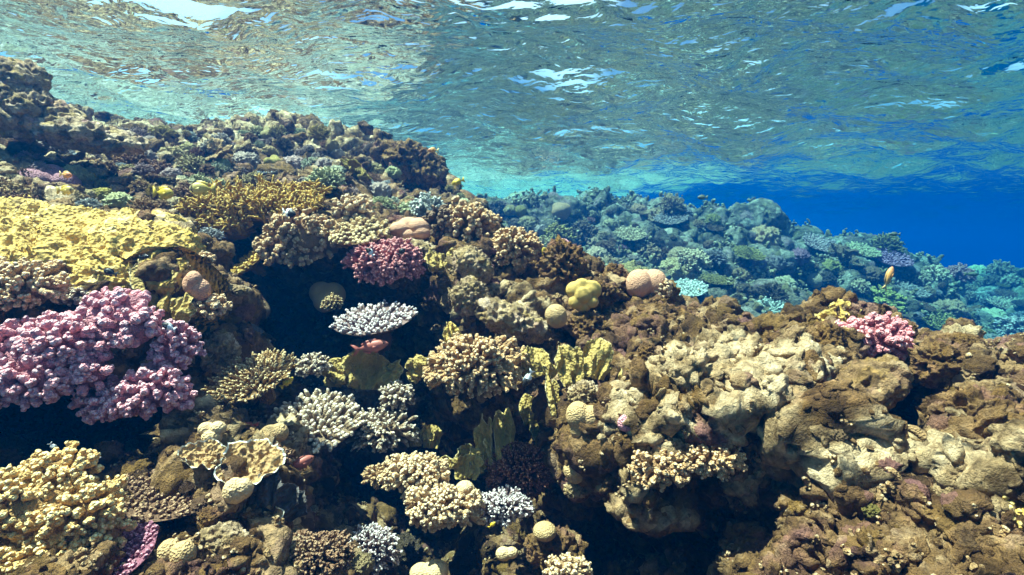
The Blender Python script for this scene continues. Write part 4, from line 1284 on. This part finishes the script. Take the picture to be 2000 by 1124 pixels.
# ------------------------------------------------------------------ fish
def mat_fish(name, stops, belly=None, rough=.45, stripes=None):
    """colour runs from the snout (0) to the tail (1)"""
    t = NT(name)
    c = t.ramp(t.attr('tip'), stops)
    p = t.coord('Object')
    if stripes:
        w = t.n('ShaderNodeTexWave', wave_type='BANDS', bands_direction=stripes[2])
        t.put(w.inputs['Vector'], p); w.inputs['Scale'].default_value = stripes[0]; w.inputs['Distortion'].default_value = 1.0
        c = t.mix(t.math('MULTIPLY', t.rng(w.outputs['Fac'], .55, .8), .6), c, stripes[1])
    c = t.mix(.3, c, t.ramp(t.voro(p, 420), [(.0, (1.2, 1.2, 1.2)), (.6, (.75, .75, .75))]), 'MULTIPLY')
    return t.bsdf(c, rough, t.bump(t.voro(p, 420), .4, .001), .4)


M['f_red'] = mat_fish('red_fish', [(0, (.42, .13, .09)), (.6, (.46, .13, .09)), (1, (.40, .10, .07))])
M['f_yellow'] = mat_fish('yellow_fish', [(0, (.55, .38, .05)), (.5, (.78, .52, .03)), (1, (.75, .5, .04))])
M['f_butter'] = mat_fish('butterfly_fish', [(0, (.7, .6, .3)), (.16, (.06, .05, .03)), (.24, (.78, .62, .18)), (.8, (.72, .50, .06)), (1, (.5, .35, .05))], stripes=(60, (.45, .28, .08), 'Z'))
M['f_orange'] = mat_fish('orange_fish', [(0, (.75, .25, .12)), (.5, (.8, .34, .08)), (1, (.75, .5, .2))])
M['f_black'] = mat_fish('black_fish', [(0, (.012, .012, .014)), (.7, (.015, .015, .018)), (1, (.03, .03, .035))])
M['f_half'] = mat_fish('half_white_fish', [(0, (.02, .018, .016)), (.52, (.025, .02, .018)), (.56, (.82, .82, .80)), (1, (.85, .85, .85))])
M['f_grey'] = mat_fish('grey_fish', [(0, (.10, .12, .10)), (.6, (.16, .16, .10)), (1, (.22, .20, .08))])
M['f_eye'] = mat_fish('fish_eye', [(0, (.004, .004, .004)), (1, (.004, .004, .004))], rough=.1)
M['f_rim'] = mat_fish('fish_eye_rim', [(0, (.6, .45, .3)), (1, (.6, .45, .3))], rough=.3)


def sheet_fin(outline, th, t):
    """thin closed fin from an outline in the x-z plane"""
    o = np.array(outline, float)
    n = len(o)
    c = o.mean(0)
    V = [(x, -th, z) for x, z in o] + [(x, th, z) for x, z in o] + [(c[0], -th * 1.6, c[1]), (c[0], th * 1.6, c[1])]
    tri = []
    quad = []
    for k in range(n):
        j = (k + 1) % n
        tri += [(k, j, 2 * n), (n + j, n + k, 2 * n + 1)]
        quad.append((j, k, n + k, n + j))
    return np.array(V), [np.array(tri), np.array(quad)], np.full(2 * n + 2, t)


def fish(name, label, px, py, lpx, d, mat, hr=.42, face=1, yaw=0, pitch=0, fork=.5, tail=None, slim=.42, cat='fish', finmat=None, group=None):
    """lpx: body length in photo pixels, hr: body height over length, face 1 looks right, -1 left"""
    L = lpx * d / FPX
    H = L * hr
    C = at(px, py, d)
    root = thing(name, label, cat, C, group)
    root.rotation_euler = (0, R(-pitch) * face, R(yaw) + (0 if face > 0 else math.pi))
    t = np.array([0, .03, .09, .18, .30, .42, .55, .68, .79, .87, .93])
    top = np.array([.0, .12, .26, .40, .49, .50, .46, .36, .22, .13, .11])
    bot = np.array([.0, .10, .22, .36, .46, .49, .44, .33, .19, .11, .10])
    wd = np.array([.0, .10, .20, .30, .36, .36, .31, .22, .12, .06, .03]) * slim / .42
    na = 18
    A = np.arange(na) / na * 6.28318
    rows = []
    for k in range(len(t)):
        z = np.where(np.sin(A) > 0, top[k], bot[k]) * np.sin(A) * H
        y = np.cos(A) * wd[k] * H
        rows.append(np.stack([np.full(na, L / 2 - t[k] * L), y, z], 1))
    V = np.concatenate(rows)
    g = (V, [grid_faces(len(t), na, wrap=True, flip=True)], np.repeat(t, na))
    part('body', g, mat, root)
    fm = finmat or mat
    xe = L / 2 - .90 * L
    part('tail_fin', sheet_fin([(xe, .10 * H), (xe - .14 * L, .40 * H), (xe - .26 * L, .52 * H), (xe - (.26 - .16 * fork) * L, 0), (xe - .26 * L, -.52 * H), (xe - .14 * L, -.40 * H), (xe, -.10 * H)], .006 * L, 1.0), fm, root)
    part('dorsal_fin', sheet_fin([(L * .22, .44 * H), (L * .12, .64 * H), (-.05 * L, .64 * H), (-.2 * L, .58 * H), (-.33 * L, .40 * H), (-.34 * L, .18 * H), (-.1 * L, .40 * H), (.1 * L, .44 * H)], .005 * L, .75), fm, root)
    part('anal_fin', sheet_fin([(-.05 * L, -.44 * H), (-.12 * L, -.62 * H), (-.28 * L, -.46 * H), (-.34 * L, -.2 * H), (-.15 * L, -.36 * H)], .005 * L, .8), fm, root)
    part('pelvic_fin', sheet_fin([(.16 * L, -.42 * H), (.10 * L, -.66 * H), (.02 * L, -.60 * H), (.04 * L, -.42 * H)], .005 * L, .4), fm, root)
    part('pectoral_fin', sheet_fin([(.18 * L, -.02 * H), (.02 * L, .10 * H), (-.02 * L, -.10 * H), (.06 * L, -.2 * H)], .004 * L, .4), fm, root, (0, -.37 * H * slim / .42 if face > 0 else .37 * H * slim / .42, 0))
    for sy in (-1, 1):
        Vv, F = ico(2)
        r = .075 * min(H, L * .42)
        part('eye', (Vv * (r, r * .5, r), [F], np.zeros(len(Vv))), M['f_eye'], root, (L * .355, sy * H * .235 * slim / .42, .12 * H))
    return root


fish('squirrelfish', 'red fish hovering in the shade under the violet tipped table coral', 728, 677, 62, 1.72, M['f_red'], .36, 1, 8, 10, .8)
fish('butterflyfish', 'pale yellow striped butterfly fish with a dark tail over the yellow branching coral', 392, 369, 42, 1.95, M['f_butter'], .58, -1, 10, 0, .1, slim=.3)
fish('butterflyfish', 'deep yellow butterfly fish left of the striped one', 322, 378, 36, 1.95, M['f_yellow'], .62, 1, 0, -6, .1, slim=.3)
fish('damselfish', 'small orange yellow fish in open water above the reef skyline', 845, 294, 19, 2.8, M['f_orange'], .5, -1, 10, 0, .3)
fish('damselfish', 'bright yellow fish with a dark back at the end of the reef skyline', 893, 356, 24, 2.7, M['f_yellow'], .48, -1, -10, 18, .3)
fish('butterflyfish', 'bright yellow fish head down left of the rugged rock pillar', 1064, 494, 26, 2.0, M['f_yellow'], .6, -1, 60, -50, .1, slim=.3)
fish('damselfish', 'small lemon yellow fish by the right rim of the olive brown table coral', 562, 746, 28, 1.4, M['f_yellow'], .42, 1, 10, 38, .3)
fish('anthias', 'orange pink fish swimming upward in front of the blue distant reef', 1736, 541, 44, 2.4, M['f_orange'], .36, 1, 20, 66, .8)
fish('squirrelfish', 'dim red fish with a bright tail facing into the lower dark hollow', 590, 905, 50, 1.3, M['f_red'], .42, 1, 40, 16, .8)
fish('squirrelfish', 'slender dim red fish below the olive brown table coral', 478, 832, 44, 1.35, M['f_red'], .26, -1, 0, 4, .4)
fish('chromis', 'dark fish with a white tail half below the yellow branching coral', 566, 417, 30, 1.9, M['f_half'], .5, 1, -20, -10, .7)
fish('damselfish', 'small black fish over the right side of the rosy pink coral', 785, 492, 17, 1.85, M['f_black'], .6, 1, 30, 40, .4)
fish('damselfish', 'small dark fish with a white tail over the left side of the rosy pink coral', 722, 492, 18, 1.85, M['f_half'], .55, -1, 0, -50, .4)
fish('damselfish', 'black fish on the yellow mound near its lower edge', 214, 532, 24, 1.2, M['f_black'], .55, -1, 0, -20, .3)
fish('damselfish', 'black fish on the right face of the yellow mound', 283, 502, 18, 1.2, M['f_black'], .5, 1, 0, 4, .3)
fish('chromis', 'dark fish with a white tail between the mauve coral and the fire coral crest', 328, 638, 26, 1.18, M['f_half'], .5, -1, 0, -24, .5)
fish('chromis', 'dark fish with a white tail swimming down right of the large tan finger coral', 1030, 742, 34, 1.4, M['f_half'], .4, -1, 20, 60, .7)
fish('chromis', 'white tailed fish in the dark above the large cream corner coral', 178, 890, 26, 1.05, M['f_half'], .42, -1, 20, -36, .7)
fish('chromis', 'tiny white tailed fish at the top of the large cream corner coral', 105, 874, 18, 1.05, M['f_half'], .45, 1, 30, -60, .7)
fish('damselfish', 'dark fish high over the crest of the distant reef', 1371, 386, 18, 4.5, M['f_grey'], .45, -1, 0, 0, .4)
fish('wrasse', 'dim greenish fish in open water above the right end of the distant reef', 1746, 458, 20, 4.5, M['f_grey'], .36, -1, 0, 0, .4)
fish('wrasse', 'faint yellowish fish over the far reef at the right', 1900, 536, 26, 6.0, M['f_grey'], .3, 1, 0, 0, .4)
fish('damselfish', 'little yellow fish near the bottom of the small pale tipped branched coral', 962, 1025, 16, 1.25, M['f_yellow'], .45, 1, 0, 40, .3)
fish('damselfish', 'little yellow brown fish among the pale corals at the far upper left', 130, 342, 22, 1.75, M['f_orange'], .55, 1, 0, -8, .3)
fish('butterflyfish', 'dull yellow fish left of the two butterfly fish on the sunny shelf', 130, 372, 30, 1.7, M['f_butter'], .55, 1, 0, 0, .1, slim=.3)

# ------------------------------------------------------------------ repeats: smaller colonies on the near reef and the heads of the distant reef
COLOURS = {
    'tan': (.46, .34, .19), 'brown': (.22, .145, .09), 'cream': (.66, .56, .36), 'grey': (.36, .32, .33), 'olive': (.34, .30, .10),
    'mauve': (.40, .22, .32), 'pink': (.52, .26, .27), 'yellow': (.62, .48, .13), 'white': (.78, .74, .66), 'dark': (.11, .085, .06)}


def proto_bush(sd, n=70, kr=.11):
    return [('base', core(.46, .46, .40, sd, .74, 3)), ('branches', bush(.48, .48, .44, n, kr * .42, sd, (0, 0, 1), 3, -.25, .22, KNOB, 6))]


def proto_finger(sd, n=80):
    return [('base', core(.42, .42, .3, sd, .7, 3)), ('branches', bush(.48, .48, .40, n, .034, sd, (0, 0, 1), 2, -.1, .3, FINGER, 5, 1.3))]


def proto_table(sd, n=120):
    a, b = table(.48, .46, n, .11, .024, sd, .7, .10, True, 5)
    return [('plate', b), ('branchlets', a)]


def proto_dome(sd):
    rg = np.random.default_rng(sd)
    bl = [(rg.uniform(-.35, .35), rg.uniform(-.35, .35), rg.uniform(-.05, .2), rg.uniform(.25, .4)) for _ in range(5)] + [(0, 0, 0, .42)]
    b = np.array(bl)
    return [('colony', lobes(b[:, :3], b[:, 3], sd, 4, .05, 30))]


def proto_round(sd):
    return [('colony', lobes([(0, 0, 0), (.12, .05, .05)], [.45, .36], sd, 4, .05, 30))]


def proto_plate(sd):
    parts = []
    for k in range(4):
        V, F, T = blade(.9 - .12 * k, .55, .05, sd * .7 + k, .22, .22, 2.5, 26, 16, wart=.012)
        V = V @ np.array(Matrix.Rotation(R(-84 + 7 * k), 3, 'X')).T + (0, -.1 + .1 * k, .12 * k - .1)
        V = V @ np.array(Matrix.Rotation(R(70 * k - 90), 3, 'Z')).T
        parts.append((V, F, T))
    return [('plates', join(parts))]


def proto_rock(sd):
    return [('colony', rock(.48, .46, .36, sd, .3, .2, 5, 1.6, 5))]


PROTO = {}


def proto(kind, k):
    key = (kind, k)
    if key not in PROTO:
        fn = {'bush': proto_bush, 'finger': proto_finger, 'table': proto_table, 'dome': proto_dome, 'round': proto_round, 'plate': proto_plate, 'rock': proto_rock}[kind]
        PROTO[key] = [(n, to_mesh(n, g, M['any'])) for n, g in fn(900 + 17 * k + len(kind))]
    return PROTO[key]


KINDNAME = {'bush': ('cauliflower_coral', 'cauliflower coral'), 'finger': ('finger_coral', 'finger coral'), 'table': ('table_coral', 'table coral'), 'dome': ('lobed_coral', 'lobed coral'),
            'round': ('dome_coral', 'dome coral'), 'plate': ('leaf_coral', 'leafy plate coral'), 'rock': ('coral_rock', 'knobbly coral rock')}
SCAT = []


def scatter_one(kind, k, sheet, px, py, wpx, colour, rg, where, sink=.15, flat=1.0, upw=.6):
    P, n = sheet.hit(px, py)
    d = float(P @ CF)
    size = wpx * d / FPX
    up = Vector(n) * (1 - upw) + Vector((0, 0, 1)) * upw + Vector((0, -.18, 0))
    if kind == 'table':
        up = up + Vector((0, -.25, .4))
    q = up.normalized().to_track_quat('Z', 'Y') @ Matrix.Rotation(rg.uniform(0, 6.28), 3, 'Z').to_quaternion()
    ms = proto(kind, k)
    col = COLOURS[colour]
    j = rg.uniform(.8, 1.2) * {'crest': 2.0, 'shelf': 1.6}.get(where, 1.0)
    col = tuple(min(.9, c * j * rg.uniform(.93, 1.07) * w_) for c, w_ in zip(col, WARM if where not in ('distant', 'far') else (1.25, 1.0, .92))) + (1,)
    sc = Vector((size, size * rg.uniform(.85, 1.15), size * flat * rg.uniform(.85, 1.15)))
    loc = Vector(P) + up.normalized() * size * (.22 if kind == 'table' else .28 - sink)
    nm, words = KINDNAME[kind]
    if len(ms) == 1:
        o = link(nm, ms[0][1])
        o.color = col
    else:
        o = bpy.data.objects.new(nm, None)
        o.empty_display_size = .05
        COL.objects.link(o)
        for pn, me in ms:
            c = link(pn, me, o)
            c.color = col
    o.rotation_mode = 'QUATERNION'
    o.rotation_quaternion = q
    o.location = loc
    o.scale = sc
    SCAT.append((o, px, py, wpx, colour, words, where))
    return o


def region(x, polys):
    return np.interp(x, [p[0] for p in polys], [p[1] for p in polys])


rs = random.Random(5)
used = []


def free(px, py, r, k=.62):
    for (x, y, q) in used:
        if (x - px) ** 2 + ((y - py) * 1.35) ** 2 < ((r + q) * k) ** 2:
            return False
    return True


def sprinkle(n, x0, x1, ytop, ybot, sizes, kinds, colours, sheet, where, near_k=.62, avoid=()):
    got = 0
    for _ in range(n * 40):
        if got >= n:
            break
        px = rs.uniform(x0, x1)
        a, b = region(px, ytop), region(px, ybot)
        if b - a < 8:
            continue
        py = a + (b - a) * rs.random()
        if any(x_ < px < X_ and y_ < py < Y_ for x_, y_, X_, Y_ in avoid):
            continue
        t_ = (py - a) / (b - a)
        w = sizes[0] + (sizes[1] - sizes[0]) * rs.random() ** 2.0
        w *= .75 + .5 * t_
        if not free(px, py, w / 2, near_k):
            continue
        used.append((px, py, w / 2))
        kind = rs.choices([k[0] for k in kinds], [k[1] for k in kinds])[0]
        col = rs.choices([c[0] for c in colours], [c[1] for c in colours])[0]
        scatter_one(kind, rs.randrange(3), sheet, px, py, w, col, rs, where)
        got += 1


nk = [('bush', 3.2), ('finger', 3.5), ('table', 1.6), ('dome', .4), ('plate', 1.2), ('rock', 3.6)]
nc = [('tan', 3), ('brown', 2), ('cream', 3), ('grey', 2.6), ('olive', .4), ('mauve', .25), ('dark', 1.6), ('pink', .35), ('white', .9)]
# crest and upper slope of the near reef
sprinkle(165, -30, 940, [(-40, 252), (0, 258), (300, 262), (550, 254), (700, 284), (840, 336), (940, 420)], [(0, 405), (200, 410), (330, 360), (420, 352), (640, 372), (760, 420), (940, 430)], (22, 64), nk, nc, near, 'crest', .52)
sprinkle(34, -10, 430, [(-10, 345), (430, 350)], [(-10, 420), (200, 425), (330, 470), (430, 470)], (34, 70), nk, [('cream', 3), ('tan', 2), ('yellow', 2), ('pink', 1.2), ('white', 1), ('brown', 1), ('mauve', .6)], near, 'shelf', .6)
# right foreground ridge: sparse, mostly stony
sprinkle(34, 1180, 2000, [(1180, 650), (1400, 700), (1600, 700), (2000, 720)], [(1180, 760), (1400, 780), (1600, 980), (2000, 1100)], (22, 52), [('rock', 5), ('dome', 1), ('finger', 1)], [('tan', 3), ('brown', 4), ('cream', 2), ('grey', 1), ('olive', .6)], near, 'ridge', .8)
# slope at the bottom left and the lower edge
sprinkle(46, 250, 720, [(250, 870), (420, 850), (560, 930), (720, 1040)], [(250, 900), (430, 1110), (720, 1120)], (18, 46), nk, [('tan', 3), ('cream', 3), ('white', 1.4), ('brown', 2), ('grey', 1), ('pink', .4)], near, 'slope', .6)
sprinkle(16, 560, 1080, [(560, 860), (1080, 860)], [(560, 1110), (1080, 1110)], (26, 60), [('finger', 2), ('rock', 2), ('plate', 1)], [('brown', 2), ('dark', 2), ('grey', 1)], near, 'hollow', .9)
# distant reef: individual heads, tables and ledges
mk = [('bush', 2.6), ('finger', 1.2), ('table', 1.6), ('dome', .5), ('round', .15), ('plate', .3), ('rock', 5.0)]
mc = [('tan', 2), ('cream', 2.2), ('grey', 2), ('olive', 1.6), ('brown', 1.5), ('white', .35), ('mauve', .5), ('dark', 1.2)]
MID = [('table', 1, 1735, 518, 74, 'mauve'), ('bush', 0, 1480, 540, 66, 'cream'), ('bush', 2, 1352, 522, 66, 'cream'), ('bush', 1, 1266, 500, 50, 'tan'), ('bush', 1, 1870, 548, 50, 'pink'), ('bush', 2, 1153, 430, 17, 'pink'),
       ('table', 0, 1455, 505, 62, 'olive'), ('table', 2, 1600, 490, 74, 'grey'), ('table', 1, 1680, 500, 62, 'cream'), ('table', 0, 1400, 560, 64, 'olive'), ('table', 1, 1345, 580, 80, 'white'), ('finger', 1, 1500, 620, 76, 'white'),
       ('round', 0, 1590, 552, 34, 'cream'), ('plate', 0, 1540, 650, 80, 'cream'), ('round', 1, 1505, 660, 30, 'cream'), ('table', 0, 1230, 470, 64, 'cream'), ('table', 2, 1310, 440, 60, 'grey'), 
       ('bush', 2, 1720, 600, 80, 'olive'), ('table', 1, 1830, 640, 80, 'olive'), ('table', 2, 1880, 690, 90, 'olive'), ('table', 2, 1410, 690, 60, 'cream')]
for (kd, k, px, py, w, col) in MID:
    used.append((px, py, w / 2))
    scatter_one(kd, k, mid, px, py, w, col, rs, 'distant', flat=.8)
sprinkle(165, 960, 1990, [(960, 412), (1080, 415), (1270, 402), (1400, 418), (1500, 446), (1600, 474), (1745, 486), (1760, 515), (1840, 548), (1930, 660), (1990, 694)],
         [(960, 440), (1060, 520), (1180, 560), (1320, 600), (1400, 690), (1600, 640), (1800, 660), (1990, 700)], (14, 74), mk, mc, mid, 'distant', .56)
sprinkle(26, 1860, 2000, [(1860, 532), (2000, 530)], [(1860, 570), (1930, 640), (2000, 690)], (24, 60), [('table', 3), ('rock', 2), ('bush', 3), ('finger', 1)], mc, farr, 'far', .7)


# ------------------------------------------------------------------ uncountable small growth on the rock
def growth(name, sheet, n, size, mat, sd, rows, cap=None):
    rg = np.random.default_rng(sd)
    nr, nc_ = sheet.P.shape[:2]
    r = rg.integers(rows[0], rows[1], n); c = rg.integers(0, nc_, n)
    P = sheet.P[r, c]; N = sheet.N[r, c]
    keep = (pnoise(P * 2.6 / (size * 40)) > -.12) & (N[:, 2] > -.1) & (P @ CF < 40)
    P, N = P[keep], N[keep]
    m = 6
    P = np.repeat(P, m, 0); N = np.repeat(N, m, 0)
    sz = size * np.exp(rg.normal(size=len(P)) * .35)
    P = P + rg.normal(size=P.shape) * size * .9 - N * (sz * .3)[:, None]
    d = N * .7 + rg.normal(size=P.shape) * .5 + (0, 0, .45)
    g = fingers(P, d, sz * rg.uniform(.8, 1.5, len(P)), sz * .46, KNOB, 5, sd, bend=.3, t0=.3)
    o = link(name, to_mesh(name, g, mat))
    o['kind'] = 'stuff'
    o['label'] = cap
    return o


def rubble(name, sheet, n, lo, hi, mat, sd, rows, weight, label):
    """broken, cemented bits of old reef of every size crusting the rock face"""
    rg = np.random.default_rng(sd)
    A = sheet.P[rows[0]:rows[1] + 1]
    du, dv = A[:-1, 1:] - A[:-1, :-1], A[1:, :-1] - A[:-1, :-1]
    ar = np.linalg.norm(np.cross(du, dv), axis=-1)
    ar = np.minimum(ar, np.percentile(ar, 99.7)) ** .85 / (np.linalg.norm(A[:-1, :-1], axis=-1) ** 1.3)
    pick = rg.choice(ar.size, n, p=(ar / ar.sum()).ravel())
    r, c = np.unravel_index(pick, ar.shape)
    P = A[r, c] + du[r, c] * rg.random((n, 1)) + dv[r, c] * rg.random((n, 1))
    N = sheet.N[r + rows[0], c]
    pl = sheet.pale[r + rows[0], c]
    keep = rg.random(n) < weight(P, N, pnoise(P * 3.1 + 40))
    pl = pl[keep]
    P, N = P[keep], N[keep]
    k = len(P)
    size = lo * (hi / lo) ** (rg.random(k) ** 2.2) * np.clip(P @ CF / 1.3, .8, 2.4)
    parts = []
    for var in range(10):
        for sub, sel in ((2, (size < lo * 3)), (3, (size >= lo * 3))):
            idx = np.nonzero(sel & (np.arange(k) % 10 == var))[0]
            if not len(idx):
                continue
            V, F = ico(sub)
            o = var * 5.3 + sub
            V = V * (1 + .55 * fbm(V * 1.5 + o, 2) + .35 * (.45 - worley(V * 2.2 + o)) + .15 * ridged(V * 3.2 + o, 2))[:, None]
            V = V * (1, rg.uniform(.6, 1), rg.uniform(.45, .8))
            q = rg.normal(size=(len(idx), 4)); q /= np.linalg.norm(q, axis=1)[:, None]
            w, x, y, z = q.T
            Rm = np.stack([1 - 2 * (y * y + z * z), 2 * (x * y - w * z), 2 * (x * z + w * y), 2 * (x * y + w * z), 1 - 2 * (x * x + z * z), 2 * (y * z - w * x), 2 * (x * z - w * y), 2 * (y * z + w * x), 1 - 2 * (x * x + y * y)], 1).reshape(-1, 3, 3)
            W = np.einsum('kij,vj->kvi', Rm, V) * size[idx][:, None, None]
            nn = np.repeat(N[idx][:, None], len(V), 1)
            W = W - nn * (np.einsum('kvi,kvi->kv', W, nn) * .35)[..., None]      # flatten on to the face
            W = W + (P[idx] + N[idx] * (size[idx] * .12)[:, None])[:, None]
            parts.append((W.reshape(-1, 3), [(F[None] + (np.arange(len(idx)) * len(V))[:, None, None]).reshape(-1, 3)], (.62 * pl[idx] + .56 * rg.uniform(0, 1, len(idx)) - .08).repeat(len(V))))
    g = join(parts)
    o = link(name, new_mesh(name, g[0], g[1], mat, {'pale': smooth(.45, .75, g[2])}))
    o['kind'] = 'stuff'
    o['label'] = label
    return o


rubble('coral_rubble', near, 36000, .007, .040, M['reef'], 21, (60, 470), lambda P, N, ns: np.clip(.25 + .75 * smooth(-.1, .4, P[:, 0]) + .5 * ns, .08, 1) * (N[:, 2] > -.35), 'cemented bits of broken coral crusting the near reef rock')
M['turf'] = mat_coral('coral_turf', (.26, .19, .10), (.60, .50, .34), (.05, .04, .025), mottle=.8)
M['turf2'] = mat_coral('distant_turf', (.20, .17, .10), (.50, .46, .34), (.05, .04, .03), mottle=.8)
growth('coral_turf', near, 10000, .0075, M['turf'], 3, (60, 470), 'low turf of tiny coral knobs all over the near reef rock')
growth('distant_coral_turf', mid, 5200, .046, M['turf2'], 4, (60, 330), 'low turf of tiny coral knobs all over the distant reef')


# ------------------------------------------------------------------ labels that single out each repeat
def label_repeats():
    heroes = [
        ('the tall pale outcrop', 30, 185, 'c'), ('the striped butterfly fish', 392, 369, 'cs'), ('the deep yellow butterfly fish', 322, 378, 'cs'),
        ('the yellow branching coral', 505, 385, 'cs'), ('the yellow mound', 175, 440, 's'), ('the dull yellow fish', 130, 372, 'cs'), ('the bright pale dome', 690, 412, 'cs'), ('the pinkish folded brain coral', 803, 448, 'c'),
        ('the yellow fish at the skyline end', 893, 356, 'c'), ('the orange fish in open water', 845, 294, 'c'),
        ('the bright pink coral', 1702, 662, 'r'), ('the tilted slab', 1662, 768, 'r'), ('the big pale crust', 1470, 830, 'r'), ('the banded boulder', 1955, 715, 'r'), ('the dark ribbed boulder', 1915, 830, 'r'),
        ('the rock tooth', 1265, 700, 'r'), ('the tallest fire coral blades', 1140, 712, 'r'), ('the leaning rock post', 1668, 890, 'r'), ('the golden edge crust', 1955, 1000, 'r'),
        ('the slate leaf coral', 526, 972, 'sl'), ('the brown mauve table', 330, 962, 'l'), ('the twin brain coral', 346, 1082, 'l'), ('the ribbed cream coral', 415, 846, 'l'), ('the pinkish knob patch', 610, 1085, 'lh'),
        ('the cream lower branching coral', 840, 960, 'h'), ('the rusty brown coral', 1020, 920, 'h'), ('the large white table', 620, 825, 'h'), ('the shaded bottom rock', 1090, 1055, 'h'),
        ('the pinkish round brain coral', 1262, 555, 'd'), ('the rugged rock pillar', 1100, 525, 'd'), ('the orange pink fish', 1736, 541, 'd'), ('the golden fire crown', 1640, 612, 'd'),
        ('the far mauve table', 1735, 518, 'd'), ('the far pink dome', 1870, 548, 'd'), ('the tiny pink far coral', 1153, 430, 'd'), ('the dark fish over the crest', 1371, 386, 'd'), ('the greenish fish', 1746, 458, 'd'),
        ('the faint yellowish fish', 1900, 536, 'df')]
    zone = {'crest': 'c', 'shelf': 's', 'ridge': 'r', 'slope': 'l', 'hollow': 'h', 'distant': 'd', 'far': 'f'}
    place = {'crest': 'on the reef crest', 'shelf': 'on the sunny shelf', 'ridge': 'on the right ridge', 'slope': 'on the lower slope', 'hollow': 'in the lower hollow', 'distant': 'on the distant reef', 'far': 'on the farthest reef'}
    grp = {'crest': 'small corals along the near reef crest', 'shelf': 'small corals on the sunny shelf', 'ridge': 'knobbly growths on the right ridge', 'slope': 'small corals on the lower left slope',
           'hollow': 'dim corals in the lower hollow', 'distant': 'coral heads on the distant reef', 'far': 'coral heads on the farthest reef'}
    taken = set()
    for (o, px, py, w, col, words, where) in SCAT:
        sizes = (20, 34, 50) if where in ('distant', 'far') else (32, 46, 60)
        sz = 'tiny' if w < sizes[0] else 'small' if w < sizes[1] else 'medium' if w < sizes[2] else 'broad'
        hs = sorted([h for h in heroes if zone[where] in h[3]], key=lambda h: (h[1] - px) ** 2 + (h[2] - py) ** 2)
        done = None
        for h in hs:
            dx, dy = px - h[1], py - h[2]
            dist = math.hypot(dx, dy)
            a = math.degrees(math.atan2(-dy, dx)) % 360
            rel = ['right of', 'above and right of', 'above', 'above and left of', 'left of', 'below and left of', 'below', 'below and right of'][int(((a + 22.5) % 360) // 45)]
            far_ = 'close ' if dist < 70 else '' if dist < 170 else 'well ' if dist < 300 else 'far '
            lab = f'{sz} {col} {words} {place[where]} {far_}{rel} {h[0]}'
            if len(lab.split()) > 16:
                lab = f'{sz} {col} {words} {far_}{rel} {h[0]}'
            if len(lab.split()) > 16:
                continue
            if lab not in taken:
                done = lab
                break
        if done is None:
            done = lab
        taken.add(done)
        o['label'] = done
        o['category'] = 'coral'
        o['group'] = grp[where]


label_repeats()
